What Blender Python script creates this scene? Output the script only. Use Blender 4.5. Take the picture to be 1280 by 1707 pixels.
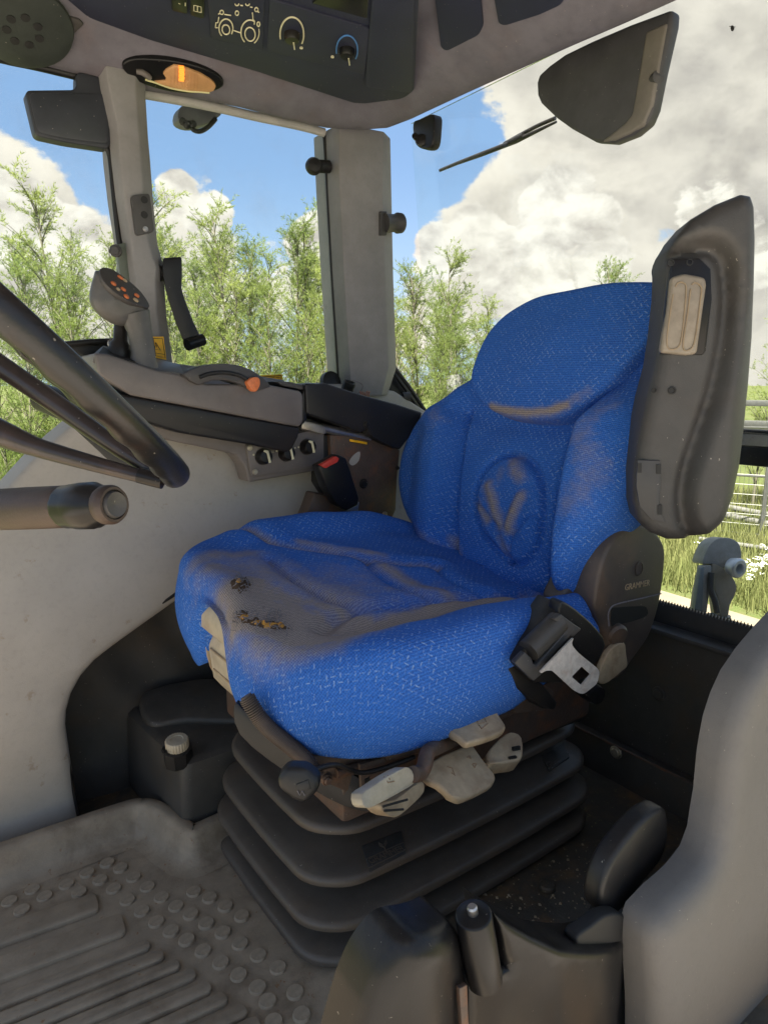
import bpy, bmesh, math, random
import numpy as np
from mathutils import Vector, Matrix
from mathutils.bvhtree import BVHTree
from mathutils.geometry import delaunay_2d_cdt
R = math.radians
for o in list(bpy.data.objects):
    bpy.data.objects.remove(o)
scene = bpy.context.scene
col = scene.collection

# ------------------------------------------------------------------ camera
FPX, YAW, CAMZ = 1130.0, R(36), 0.95          # cab axes: x = to the rear, y = to the right-hand side, z = up, cab floor at z = 0
PITCH = math.atan((853.5 - 640) / FPX)
cam = bpy.data.cameras.new('camera')
cam.sensor_fit = 'VERTICAL'; cam.sensor_height = 36; cam.sensor_width = 27
cam.lens = FPX / 1707 * 36
cam.clip_start = 0.02; cam.clip_end = 3000
camo = bpy.data.objects.new('camera', cam); col.objects.link(camo)
camo.location = (0, 0, CAMZ); camo.rotation_euler = (R(90) - PITCH, 0, -YAW)
scene.camera = camo
CP = Vector((0, 0, CAMZ))

def ray(px, py):
    u = (px - 640) / FPX; v = (853.5 - py) / FPX
    c, s = math.cos(PITCH), math.sin(PITCH)
    fw = c + v * s; up = v * c - s
    return Vector((fw * math.sin(YAW) + u * math.cos(YAW), fw * math.cos(YAW) - u * math.sin(YAW), up))

# ------------------------------------------------------------------ light
SUN_EL, SUN_DIR = R(58), Vector((-0.885, -0.465, 0)).normalized()
world = bpy.data.worlds.new('World'); scene.world = world; world.use_nodes = True
wn = world.node_tree; wn.nodes.clear()
def _n(nt, typ, **kw):
    n = nt.nodes.new(typ)
    for k, v in kw.items():
        if k.startswith('i_'):
            n.inputs[k[2:].replace('_', ' ')].default_value = v
        elif k.startswith('n') and k[1:].isdigit():
            n.inputs[int(k[1:])].default_value = v
        else:
            setattr(n, k, v)
    return n
def _m(nt, op, a, b=None, c=None, clamp=False):
    n = nt.nodes.new('ShaderNodeMath'); n.operation = op; n.use_clamp = clamp
    for i, v in enumerate((a, b, c)):
        if v is None: continue
        if isinstance(v, (int, float)): n.inputs[i].default_value = v
        else: nt.links.new(v, n.inputs[i])
    return n.outputs[0]
def _vm(nt, op, a, b=None):
    n = nt.nodes.new('ShaderNodeVectorMath'); n.operation = op
    for i, v in enumerate((a, b)):
        if v is None: continue
        if isinstance(v, (tuple, list, Vector)): n.inputs[i].default_value = tuple(v)
        else: nt.links.new(v, n.inputs[i])
    return n
def _mr(nt, v, a, b, c=0.0, d=1.0, smooth=True):
    n = nt.nodes.new('ShaderNodeMapRange'); n.interpolation_type = 'SMOOTHSTEP' if smooth else 'LINEAR'
    nt.links.new(v, n.inputs[0])
    for i, x in zip((1, 2, 3, 4), (a, b, c, d)): n.inputs[i].default_value = x
    return n.outputs[0]
def _mix(nt, f, a, b, mode='MIX'):
    n = nt.nodes.new('ShaderNodeMix'); n.data_type = 'RGBA'; n.blend_type = mode
    for i, v in ((0, f), (6, a), (7, b)):
        if isinstance(v, (int, float)): n.inputs[i].default_value = v
        elif isinstance(v, (tuple, list)): n.inputs[i].default_value = tuple(v) + (1,) * (4 - len(v))
        else: nt.links.new(v, n.inputs[i])
    return n.outputs[2]
def _noise(nt, vec, scale, detail=4, rough=0.55, dist=0.0):
    n = _n(nt, 'ShaderNodeTexNoise', i_Scale=scale, i_Detail=detail, i_Roughness=rough, i_Distortion=dist)
    if vec is not None: nt.links.new(vec, n.inputs['Vector'])
    return n.outputs['Fac']

sky = _n(wn, 'ShaderNodeTexSky', sky_type='NISHITA', sun_disc=False, sun_elevation=SUN_EL,
         sun_rotation=math.atan2(SUN_DIR.x, SUN_DIR.y), air_density=1.0, dust_density=0.6, ozone_density=1.5)
tc = _n(wn, 'ShaderNodeTexCoord'); d = _vm(wn, 'NORMALIZE', tc.outputs['Generated']).outputs[0]
# cumulus banks: where a bank stands (direction, angular size), broken up by fractal noise
banks = [((40, 400), .17, 1.0), ((-160, 420), .22, 1.0), ((315, 350), .10, .85), ((250, 470), .15, .7), ((520, 450), .12, .8), ((10, 275), .045, .35),
         ((110, 305), .04, .25), ((770, 420), .12, 1.0), ((930, 380), .15, 1.1), ((700, 500), .10, .5), ((1000, 130), .25, .62),
         ((1250, 120), .34, .95), ((1230, 440), .2, .8), ((900, 230), .12, .5), ((1100, 420), .08, -.35), ((1500, 300), .5, .8), ((760, 340), .07, .18),
         ((300, 520), .2, .6), ((1000, 560), .22, .7)]
clear = [((420, 250), .30, .8), ((90, 170), .20, .6), ((690, 320), .10, .75), ((710, 250), .08, .4), ((1080, 395), .06, 1.4), ((705, 430), .06, .6), ((1130, 300), .05, .5), ((790, 265), .11, .75), ((740, 210), .10, .5), ((760, 480), .05, .6), ((1150, 540), .06, .5)]
def bump(c, size):
    v = ray(*c).normalized()
    dp = _vm(wn, 'DOT_PRODUCT', d, v).outputs['Value']
    return _mr(wn, dp, math.cos(size), 1.0)
tot = None
for c, s, w in banks:
    t = _m(wn, 'MULTIPLY', bump(c, s), w); tot = t if tot is None else _m(wn, 'ADD', tot, t)
for c, s, w in clear:
    tot = _m(wn, 'SUBTRACT', tot, _m(wn, 'MULTIPLY', bump(c, s), w))
st = _vm(wn, 'MULTIPLY', d, (1.0, 1.0, 1.55)).outputs[0]
big = _noise(wn, st, 1.7, 3, .5)
fine = _noise(wn, st, 6.5, 9, .60, .15)
st2 = _vm(wn, 'ADD', st, tuple(Vector((SUN_DIR.x * .022, SUN_DIR.y * .022, .042)))).outputs[0]
fine2 = _noise(wn, st2, 6.5, 5, .55, .15)
dens = _m(wn, 'ADD', _m(wn, 'MULTIPLY', tot, .40), _m(wn, 'MULTIPLY', _m(wn, 'SUBTRACT', fine, .5), 1.9))
dens = _m(wn, 'ADD', dens, _m(wn, 'MULTIPLY', _m(wn, 'SUBTRACT', big, .42), .8))  # lifts cloud cover all round, also out of view, for warm fill light
alpha = _mr(wn, dens, .10, .26)
core = _mr(wn, dens, .22, .85)
lit = _m(wn, 'ADD', .86, _m(wn, 'MULTIPLY', _m(wn, 'SUBTRACT', fine, fine2), 2.2), clamp=True)
mid = _noise(wn, st, 3.1, 4, .55, .3)
lit = _m(wn, 'ADD', lit, _m(wn, 'MULTIPLY', _m(wn, 'SUBTRACT', mid, .5), 2.0), clamp=True)
lit = _m(wn, 'SUBTRACT', lit, _m(wn, 'MULTIPLY', core, .22), clamp=True)
cloud = _mix(wn, lit, (3.4, 3.15, 2.95), (7.4, 6.9, 6.05))
haze_up = _vm(wn, 'DOT_PRODUCT', d, (0, 0, 1)).outputs['Value']
skyc = _mix(wn, .5, sky.outputs[0], (2.6, 4.4, 7.4))
skyc = _mix(wn, _mr(wn, haze_up, .30, -.02), skyc, (4.6, 5.9, 7.4))
skyf = _mix(wn, alpha, skyc, cloud)
# nearer heaps of bright cumulus standing in front of the grey bank
tot2 = None
for c, s, w in [((735, 415), .055, .9), ((790, 395), .06, 1.0), ((850, 425), .05, .9), ((930, 350), .075, 1.0), ((990, 370), .05, .9), ((880, 470), .09, .9), ((1000, 440), .06, .8), 
                ((300, 325), .045, .9), ((345, 360), .05, .8), ((30, 370), .08, 1.0), ((110, 410), .07, .9), ((525, 410), .055, .9), ((1180, 330), .07, .5), ((1250, 420), .08, .6)]:
    t = _m(wn, 'MULTIPLY', bump(c, s), w); tot2 = t if tot2 is None else _m(wn, 'MAXIMUM', tot2, t)
puff = _noise(wn, st, 15.0, 8, .58, .2)
pst = _vm(wn, 'ADD', st, tuple(Vector((SUN_DIR.x * .012, SUN_DIR.y * .012, .024)))).outputs[0]
puff2 = _noise(wn, pst, 15.0, 4, .5, .2)
den2 = _m(wn, 'ADD', _m(wn, 'MULTIPLY', tot2, .8), _m(wn, 'MULTIPLY', _m(wn, 'SUBTRACT', puff, .5), 1.15))
al2 = _mr(wn, den2, .30, .42)
l2 = _m(wn, 'ADD', .70, _m(wn, 'MULTIPLY', _m(wn, 'SUBTRACT', puff, puff2), 2.6), clamp=True)
skyf = _mix(wn, al2, skyf, _mix(wn, l2, (3.9, 3.55, 3.25), (7.9, 7.5, 6.7)))
bg = _n(wn, 'ShaderNodeBackground', i_Strength=0.05)
skyf = _mix(wn, 1.0, skyf, (.66, .66, .66), 'MULTIPLY')
wn.links.new(skyf, bg.inputs['Color'])
wo = wn.nodes.new('ShaderNodeOutputWorld'); wn.links.new(bg.outputs[0], wo.inputs[0])
try:
    world.cycles.sampling_method = 'MANUAL'; world.cycles.sample_map_resolution = 1024
except Exception: pass

sl = bpy.data.lights.new('sun', 'SUN'); sl.energy = 5.0; sl.angle = R(0.6); sl.color = (1, .93, .82)
so = bpy.data.objects.new('sun', sl); col.objects.link(so)
so.rotation_euler = Vector((SUN_DIR.x * math.cos(SUN_EL), SUN_DIR.y * math.cos(SUN_EL), math.sin(SUN_EL))).to_track_quat('Z', 'Y').to_euler()

vs = scene.view_settings; vs.view_transform = 'Standard'; vs.look = 'None'; vs.exposure = 2.2; vs.gamma = 1.0; vs.use_curve_mapping = False
scene.render.engine = 'CYCLES'
cy = scene.cycles; cy.use_denoising = True; cy.max_bounces = 10; cy.diffuse_bounces = 6; cy.transparent_max_bounces = 12
cy.sample_clamp_indirect = 6.0; cy.caustics_reflective = False; cy.caustics_refractive = False

# ------------------------------------------------------------------ helpers
def at(px, py, x=None, y=None, z=None, d=None):
    """the point of the cab seen at a photograph pixel, on a cab plane x=, y= or z=, or at distance d"""
    r = ray(px, py)
    if x is not None: k = x / r.x
    elif y is not None: k = y / r.y
    elif z is not None: k = (z - CAMZ) / r.z
    else: k = d
    return CP + r * k
def pp(pts, **kw): return [at(p[0], p[1], **kw) for p in pts]
def zz(pts, s, ox, oy): return [(ox + p[0] / s, oy + p[1] / s) for p in pts]

def curve(pts, n=6, closed=True):
    """Catmull-Rom through the points"""
    P = [Vector(p) for p in pts]; N = len(P); out = []
    rng = range(N) if closed else range(N - 1)
    for i in rng:
        if closed: p0, p1, p2, p3 = P[i - 1], P[i], P[(i + 1) % N], P[(i + 2) % N]
        else: p0, p1, p2, p3 = P[max(i - 1, 0)], P[i], P[i + 1], P[min(i + 2, N - 1)]
        for k in range(n):
            t = k / n
            out.append(.5 * ((2 * p1) + (p2 - p0) * t + (2 * p0 - 5 * p1 + 4 * p2 - p3) * t * t + (3 * p1 - p0 - 3 * p2 + p3) * t ** 3))
    if not closed: out.append(P[-1])
    return out

def setp(o, parent=None, label=None, cat=None, group=None, kind=None):
    if parent is not None:
        o.parent = parent
        o.matrix_parent_inverse = parent_matrix(parent).inverted()
    if label: o['label'] = label
    if cat: o['category'] = cat
    if group: o['group'] = group
    if kind: o['kind'] = kind
    return o
def parent_matrix(p):
    m = Matrix.LocRotScale(p.location, p.rotation_euler, p.scale)
    if p.parent is not None: m = parent_matrix(p.parent) @ p.matrix_parent_inverse @ m
    return m
def empty(name, loc, label, cat, group=None):
    o = bpy.data.objects.new(name, None); col.objects.link(o); o.location = loc; o.empty_display_size = .05
    return setp(o, None, label, cat, group)

def finish(me, mat, smooth):
    if mat is not None: me.materials.append(mat)
    if smooth:
        me.polygons.foreach_set('use_smooth', [True] * len(me.polygons))
        if smooth < 170: me.set_sharp_from_angle(angle=R(smooth))
    me.update()
def mk(name, verts, faces, mat, parent=None, smooth=40, **kw):
    me = bpy.data.meshes.new(name); me.from_pydata([tuple(v) for v in verts], [], faces)
    bm = bmesh.new(); bm.from_mesh(me); bmesh.ops.recalc_face_normals(bm, faces=bm.faces); bm.to_mesh(me); bm.free()
    finish(me, mat, smooth)
    o = bpy.data.objects.new(name, me); col.objects.link(o)
    return setp(o, parent, **kw)
def mkb(name, bm, mat, parent=None, smooth=40, **kw):
    me = bpy.data.meshes.new(name); bmesh.ops.recalc_face_normals(bm, faces=bm.faces); bm.to_mesh(me); bm.free()
    finish(me, mat, smooth)
    o = bpy.data.objects.new(name, me); col.objects.link(o)
    return setp(o, parent, **kw)

def normal_of(pts):
    n = Vector((0, 0, 0))
    for i in range(len(pts)):
        a, b = pts[i - 1], pts[i]
        n += a.cross(b)
    n.normalize()
    c = sum(pts, Vector()) / len(pts)
    if n.dot(CP - c) < 0: n = -n
    return n
def slab(name, pts, th, mat, parent=None, bev=.003, seg=2, dirn=None, smooth=40, lift=0.0, **kw):
    """a plate with the given outline, th thick, with rounded edges"""
    pts = [Vector(p) for p in pts]
    n = normal_of(pts)
    v = Vector(dirn).normalized() * th if dirn is not None else -n * th
    pts = [p + n * lift for p in pts]
    bm = bmesh.new()
    f = bm.faces.new([bm.verts.new(p) for p in pts])
    r = bmesh.ops.extrude_face_region(bm, geom=[f])
    bmesh.ops.translate(bm, verts=[g for g in r['geom'] if isinstance(g, bmesh.types.BMVert)], vec=v)
    bmesh.ops.recalc_face_normals(bm, faces=bm.faces)
    if bev > 0:
        es = [e for e in bm.edges if len(e.link_faces) == 2 and e.calc_face_angle(0) > R(25)]
        try: bmesh.ops.bevel(bm, geom=es, offset=bev, offset_type='OFFSET', segments=seg, profile=.5, affect='EDGES', clamp_overlap=True)
        except Exception: pass
    return mkb(name, bm, mat, parent, smooth, **kw)
def box(name, c, size, mat, parent=None, bev=.004, seg=2, rot=None, **kw):
    bm = bmesh.new(); bmesh.ops.create_cube(bm, size=1)
    bmesh.ops.scale(bm, vec=size, verts=bm.verts)
    if bev: bmesh.ops.bevel(bm, geom=list(bm.edges), offset=bev, offset_type='OFFSET', segments=seg, profile=.5, affect='EDGES', clamp_overlap=True)
    M = Matrix.Translation(Vector(c)) @ (rot.to_4x4() if rot is not None else Matrix.Identity(4))
    bmesh.ops.transform(bm, matrix=M, verts=bm.verts)
    return mkb(name, bm, mat, parent, **kw)
def tube_data(path, rad, n=12, flat=1.0, up=None):
    P = [Vector(p) for p in path]; N = len(P)
    rad = [rad] * N if isinstance(rad, (int, float)) else rad
    T = [(P[min(i + 1, N - 1)] - P[max(i - 1, 0)]).normalized() for i in range(N)]
    u = Vector(up) if up is not None else (Vector((0, 0, 1)) if abs(T[0].z) < .9 else Vector((1, 0, 0)))
    V, F = [], []
    for i in range(N):
        u = (u - T[i] * u.dot(T[i])).normalized(); w = T[i].cross(u)
        for k in range(n):
            a = 2 * math.pi * k / n
            V.append(P[i] + (u * math.cos(a) * flat + w * math.sin(a)) * rad[i])
    for i in range(N - 1):
        for k in range(n):
            F.append((i * n + k, i * n + (k + 1) % n, (i + 1) * n + (k + 1) % n, (i + 1) * n + k))
    F.append(tuple(range(n - 1, -1, -1))); F.append(tuple((N - 1) * n + k for k in range(n)))
    return V, F
def tube(name, path, rad, mat, parent=None, n=12, flat=1.0, up=None, smooth=50, **kw):
    V, F = tube_data(path, rad, n, flat, up)
    return mk(name, V, F, mat, parent, smooth, **kw)
def axes(zdir, xhint=(0, 0, 1)):
    z = Vector(zdir).normalized(); x = Vector(xhint) - z * Vector(xhint).dot(z)
    if x.length < 1e-4: x = Vector((1, 0, 0)) - z * z.x
    x.normalize(); return x, z.cross(x), z
def lathe(name, prof, org, zdir, mat, parent=None, n=32, xhint=(0, 0, 1), sx=1.0, sy=1.0, smooth=35, wob=None, **kw):
    """prof: (radius, height) pairs round zdir at org"""
    x, y, z = axes(zdir, xhint); V, F = [], []; m = len(prof)
    for r, h in prof:
        for k in range(n):
            a = 2 * math.pi * k / n; rr = r * (wob(k) if wob else 1)
            V.append(Vector(org) + x * math.cos(a) * rr * sx + y * math.sin(a) * rr * sy + z * h)
    for i in range(m - 1):
        for k in range(n):
            F.append((i * n + k, i * n + (k + 1) % n, (i + 1) * n + (k + 1) % n, (i + 1) * n + k))
    F.append(tuple(range(n - 1, -1, -1))); F.append(tuple((m - 1) * n + k for k in range(n)))
    return mk(name, V, F, mat, parent, smooth, **kw)
def loft(name, rings, mat, parent=None, smooth=40, bev=0, closed=True, **kw):
    V, F = [], []; n = len(rings[0])
    for r in rings: V += list(r)
    for i in range(len(rings) - 1):
        for k in range(n if closed else n - 1):
            F.append((i * n + k, i * n + (k + 1) % n, (i + 1) * n + (k + 1) % n, (i + 1) * n + k))
    if closed: F.append(tuple(range(n - 1, -1, -1))); F.append(tuple((len(rings) - 1) * n + k for k in range(n)))
    o = mk(name, V, F, mat, parent, 0 if bev else smooth, **kw)
    if bev:
        bm = bmesh.new(); bm.from_mesh(o.data)
        es = [e for e in bm.edges if len(e.link_faces) == 2 and e.calc_face_angle(0) > R(20)]
        bmesh.ops.bevel(bm, geom=es, offset=bev, offset_type='OFFSET', segments=2, profile=.5, affect='EDGES', clamp_overlap=True)
        bm.to_mesh(o.data); bm.free(); finish(o.data, None, smooth)
    return o
def inside(poly, q):
    x, y = q[:, 0], q[:, 1]; r = np.zeros(len(q), bool); n = len(poly)
    for i in range(n):
        x0, y0 = poly[i - 1]; x1, y1 = poly[i]
        if y0 == y1: continue
        r ^= ((y0 > y) != (y1 > y)) & (x < (x1 - x0) * (y - y0) / (y1 - y0) + x0)
    return r
def dist_lines(q, line, closed=False):
    L = np.array([(p[0], p[1]) for p in line], float)
    if closed: L = np.vstack([L, L[:1]])
    best = np.full(len(q), 1e9)
    for i in range(len(L) - 1):
        a, b = L[i], L[i + 1]; ab = b - a; l2 = max((ab ** 2).sum(), 1e-12)
        t = np.clip(((q - a) @ ab) / l2, 0, 1)
        dd = np.hypot(q[:, 0] - a[0] - t * ab[0], q[:, 1] - a[1] - t * ab[1]); best = np.minimum(best, dd)
    return best
def sstep(x, a, b):
    t = np.clip((x - a) / (b - a), 0, 1); return t * t * (3 - 2 * t)
def sheet(name, out2, mat, f, parent=None, hf=None, r=.012, depth=.03, sp=.025, smooth=50, **kw):
    """a moulded panel: outline in (u, v), height field hf, rounded rim r, sides depth deep; f(u, v, h) -> cab point"""
    out = []
    N = len(out2)
    for i in range(N):
        a = Vector(out2[i][:2]); b = Vector(out2[(i + 1) % N][:2]); k = max(1, int((b - a).length / (sp * .6)))
        for j in range(k): out.append(tuple(a + (b - a) * (j / k)))
    P = np.array(out); lo, hi = P.min(0), P.max(0)
    gx = np.arange(lo[0], hi[0], sp); gy = np.arange(lo[1], hi[1], sp)
    G = np.array([(x + (sp * .5 if j % 2 else 0), y) for j, y in enumerate(gy) for x in gx])
    G = G[inside(out, G)]; D = dist_lines(G, out, True); G = G[D > max(r * 1.25, sp * .4)]
    nx = np.roll(P, -1, 0) - np.roll(P, 1, 0); nx = np.stack([-nx[:, 1], nx[:, 0]], 1); nx /= np.maximum(np.linalg.norm(nx, axis=1, keepdims=True), 1e-9)
    extra = []
    for k in (.12, .4, .95):
        for s in (1, -1):
            Q = P + nx * s * r * k; ok = inside(out, Q)
            Q = Q[ok]; dd = dist_lines(Q, out, True); extra.append(Q[dd > r * k * .9])
    pts = np.vstack([P] + extra + [G])
    n0 = len(P)
    vs_, es_, fs_, *_ = delaunay_2d_cdt([Vector(p) for p in pts], [(i, (i + 1) % n0) for i in range(n0)], [], 1, 1e-5)
    q = np.array([(v.x, v.y) for v in vs_]); e = dist_lines(q, out, True)
    h = hf(q[:, 0], q[:, 1]) if hf is not None else np.zeros(len(q))
    h = np.asarray(h, float) + np.zeros(len(q))
    c = np.clip(r - e, 0, r); h = h - (r - np.sqrt(np.maximum(r * r - c * c, 0)))
    V = [f(a, b, hh) for (a, b), hh in zip(q, h)]; F = [tuple(x) for x in fs_]
    cnt = {}
    for t in F:
        for i in range(len(t)):
            a, b = t[i], t[(i + 1) % len(t)]; cnt.setdefault((min(a, b), max(a, b)), []).append((a, b))
    rim = {}
    for (a, b), l in list(cnt.items()):
        if len(l) == 1:
            for v in (a, b):
                if v not in rim: rim[v] = len(V); V.append(f(q[v, 0], q[v, 1], h[v] - depth))
            F.append((l[0][1], l[0][0], rim[l[0][0]], rim[l[0][1]]))
    return mk(name, V, F, mat, parent, smooth, **kw)
def bvh(*objs):
    V, F = [], []
    for o in objs:
        b = len(V); V += [v.co.copy() for v in o.data.vertices]; F += [tuple(b + i for i in p.vertices) for p in o.data.polygons]
    return BVHTree.FromPolygons(V, F)
def hit(t, px, py, lift=0.0):
    r = ray(px, py).normalized(); l, n, i, d_ = t.ray_cast(CP, r)
    if l is None: return None, None
    if n.dot(r) > 0: n = -n
    return l + n * lift, n
def hits(t, pts, lift=0.0): return [h for h in (hit(t, p[0], p[1], lift)[0] for p in pts) if h is not None]
def text(name, s, loc, xdir, ndir, size, mat, parent=None, ext=.0006, **kw):
    cu = bpy.data.curves.new(name, 'FONT'); cu.body = s; cu.size = size; cu.extrude = ext; cu.align_x = 'CENTER'; cu.align_y = 'CENTER'
    cu.resolution_u = 3
    z = Vector(ndir).normalized(); x = Vector(xdir); x = (x - z * x.dot(z)).normalized(); y = z.cross(x)
    M = Matrix((x, y, z)).transposed().to_4x4(); M.translation = Vector(loc)
    tmp = bpy.data.objects.new(name, cu); col.objects.link(tmp)
    bpy.context.view_layer.update()
    me = bpy.data.meshes.new_from_object(tmp); bpy.data.objects.remove(tmp)
    me.transform(M); me.materials.clear(); me.materials.append(mat); me.name = name
    o = bpy.data.objects.new(name, me); col.objects.link(o)
    return setp(o, parent, **kw)
def bolt(name, p, n, r, mat, parent=None, h=.006, hexa=True, **kw):
    o = lathe(name, [(r * 1.45, -.004), (r * 1.45, .001), (r * 1.3, .002), (r, .002), (r, h * .8), (r * .85, h)], p, n, mat, parent, n=24, smooth=30, **kw)
    return o

# ------------------------------------------------------------------ materials
def newmat(name):
    m = bpy.data.materials.new(name); m.use_nodes = True; nt = m.node_tree; b = nt.nodes['Principled BSDF']
    return m, nt, b
def plas(name, rgb, rough=.55, grain=900, gs=.15, dirt=None, da=.35, ds=9.0, metal=0.0, mott=.12, spec=.5, wear=None, dust=.08, speck=.5):
    """moulded plastic, rubber, paint or metal: a base colour with mottling, grime patches and fine grain"""
    m, nt, b = newmat(name)
    tc = nt.nodes.new('ShaderNodeTexCoord'); v = tc.outputs['Object']
    n1 = _noise(nt, v, ds * 2.3, 6, .6)
    c = _mix(nt, _mr(nt, n1, .3, .7), tuple(x * (1 - mott) for x in rgb), tuple(min(1, x * (1 + mott)) for x in rgb))
    if dirt:
        n2 = _noise(nt, v, ds, 8, .65, .3)
        c = _mix(nt, _m(nt, 'MULTIPLY', _mr(nt, n2, .46, .72), da), c, dirt)
    if wear:
        n4 = _noise(nt, v, ds * 7, 6, .7)
        c = _mix(nt, _m(nt, 'MULTIPLY', _mr(nt, n4, .62, .70), .8), c, wear)
    if dust > 0:       # settled dust on upward faces, broken up by noise
        gm = nt.nodes.new('ShaderNodeNewGeometry'); sz = nt.nodes.new('ShaderNodeSeparateXYZ'); nt.links.new(gm.outputs['Normal'], sz.inputs[0])
        nd = _noise(nt, v, 26, 7, .7); up = _mr(nt, sz.outputs[2], .15, .95)
        c = _mix(nt, _m(nt, 'MULTIPLY', _m(nt, 'MULTIPLY', up, _mr(nt, nd, .3, .75)), dust), c, (.30, .255, .205))
    if speck > 0:      # lint and grit
        ns = _noise(nt, v, 190, 2, .5); c = _mix(nt, _m(nt, 'MULTIPLY', _mr(nt, ns, .735, .77), speck), c, (.42, .38, .32))
        nk = _noise(nt, v, 75, 5, .75); c = _mix(nt, _mr(nt, nk, .25, .75, .10, -.10, False), c, (0, 0, 0))
    nt.links.new(c, b.inputs['Base Color'])
    n3 = _noise(nt, v, grain, 2, .5)
    rr = _m(nt, 'ADD', rough - .06, _m(nt, 'MULTIPLY', n1, .14), clamp=True); nt.links.new(rr, b.inputs['Roughness'])
    b.inputs['Metallic'].default_value = metal; b.inputs['Specular IOR Level'].default_value = spec
    if gs > 0:
        bp = _n(nt, 'ShaderNodeBump', i_Strength=gs, i_Distance=.0008); nt.links.new(n3, bp.inputs['Height']); nt.links.new(bp.outputs[0], b.inputs['Normal'])
    return m
def rgb(r, g, b):
    f = lambda c: (c / 255 / 12.92) if c / 255 <= .04045 else ((c / 255 + .055) / 1.055) ** 2.4
    return (f(r), f(g), f(b))
MUD = rgb(112, 92, 70)
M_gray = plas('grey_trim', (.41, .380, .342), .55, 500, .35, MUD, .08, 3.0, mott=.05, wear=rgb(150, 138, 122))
M_gray_shaded = plas('shaded_grey_trim', (.140, .131, .121), .6, 500, .3, MUD, .07, 4.0, mott=.05)  # darker copy of the wall plastic, shade put into the near panel's colour
M_pill = plas('pillar_trim', (.24, .232, .232), .6, 700, .2, MUD, .12, 4.0)
M_black = plas('black_plastic', (.0125, .012, .0125), .42, 600, .2, rgb(58, 48, 38), .35, 7.0, spec=.4)
M_blackgl = plas('black_gloss_plastic', (.008, .008, .009), .30, 300, .08, MUD, .05, 8.0, spec=.3)
M_rubber = plas('black_rubber', (.038, .036, .034), .5, 500, .22, rgb(92, 78, 64), .4, 6.0)
M_bellow = plas('bellows_rubber', (.072, .061, .051), .46, 420, .3, rgb(92, 76, 60), .55, 4.0)
M_inner = plas('soiled_black_panel', (.050, .046, .041), .55, 300, .35, rgb(78, 64, 48), .55, 7.0)
M_cons = plas('console_grey', (.150, .134, .127), .5, 700, .18, MUD, .12, 5.0)
M_dark = plas('dark_grey_plastic', (.055, .053, .053), .5, 600, .2, MUD, .12, 6.0)
M_mat = plas('floor_mat_rubber', (.30, .245, .178), .66, 300, .5, rgb(88, 70, 50), .6, 9.0, wear=rgb(130, 90, 52))
M_floor = plas('dirty_floor', (.060, .054, .044), .5, 200, .8, rgb(120, 92, 60), .85, 11.0, wear=rgb(150, 140, 100), dust=.1)
M_beige = plas('soiled_beige_plastic', rgb(172, 152, 124), .5, 500, .2, rgb(128, 98, 70), .6, 22.0)
M_white = plas('soiled_white_plastic', rgb(184, 172, 150), .45, 500, .12, rgb(140, 112, 84), .45, 14.0)
M_steel = plas('steel', (.55, .53, .50), .32, 300, .1, rgb(120, 90, 66), .4, 25.0, metal=.9)
M_zinc = plas('zinc_plated_steel', (.50, .45, .36), .4, 300, .15, rgb(110, 86, 54), .5, 25.0, metal=.7)
M_rust = plas('rusty_frame', (.085, .058, .044), .55, 200, .8, rgb(120, 78, 52), .8, 24.0, wear=rgb(40, 30, 26))
M_arm = plas('armrest_vinyl', (.055, .052, .050), .5, 420, .5, rgb(70, 62, 56), .45, 9.0, speck=.8)
M_brown = plas('dusty_hinge_plastic', (.070, .056, .048), .48, 500, .25, rgb(122, 96, 74), .6, 6.0)
M_lining = plas('roof_lining_felt', (.160, .153, .180), .95, 900, .6, rgb(120, 100, 92), .25, 6.0, spec=.15)
M_panel = plas('overhead_panel', (.016, .019, .040), .6, 700, .2, None, 0, 6.0)
M_wheel = plas('wheel_rubber', (.010, .010, .0105), .34, 300, .25, rgb(70, 50, 40), .35, 12.0)
M_spoke = plas('spoke_brown_black', (.030, .022, .020), .30, 300, .15, rgb(110, 84, 72), .3, 9.0)
M_grip = plas('brown_grip', rgb(62, 48, 41), .5, 400, .3, rgb(70, 54, 44), .5, 12.0)
M_stick = plas('joystick_grey', (.10, .096, .092), .42, 700, .15, MUD, .12, 12.0)
M_orange = plas('orange_button', rgb(214, 120, 70), .4, 300, .1, rgb(140, 70, 40), .3, 60.0)
M_red = plas('red_button', rgb(196, 62, 50), .4, 300, .1, rgb(120, 40, 30), .3, 40.0)
M_yellow = plas('yellow_sticker', rgb(240, 180, 20), .45, 300, .05, rgb(190, 130, 20), .2, 30.0)
M_ink = plas('black_ink', (.012, .012, .012), .6, 300, 0, dust=0, speck=0)
M_print = plas('cream_print', rgb(205, 200, 170), .6, 300, 0, dust=0, speck=0)
M_blueprint = plas('blue_print', rgb(70, 120, 180), .6, 300, 0)
M_foam = plas('torn_foam', rgb(206, 150, 66), .9, 250, 1.0, rgb(120, 80, 40), .8, 60.0)
M_thread = plas('frayed_thread', rgb(120, 116, 120), .9, 300, .3, rgb(70, 60, 56), .6, 90.0)
M_galv = plas('cast_grey', (.30, .29, .27), .6, 200, .6, rgb(110, 100, 86), .5, 14.0)
M_hose = plas('hose', (.07, .05, .04), .55, 300, .3, MUD, .4, 20.0)
def emat(name, c, s):
    m, nt, b = newmat(name); b.inputs['Base Color'].default_value = (*c, 1); b.inputs['Emission Color'].default_value = (*c, 1); b.inputs['Emission Strength'].default_value = s
    return m
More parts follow.
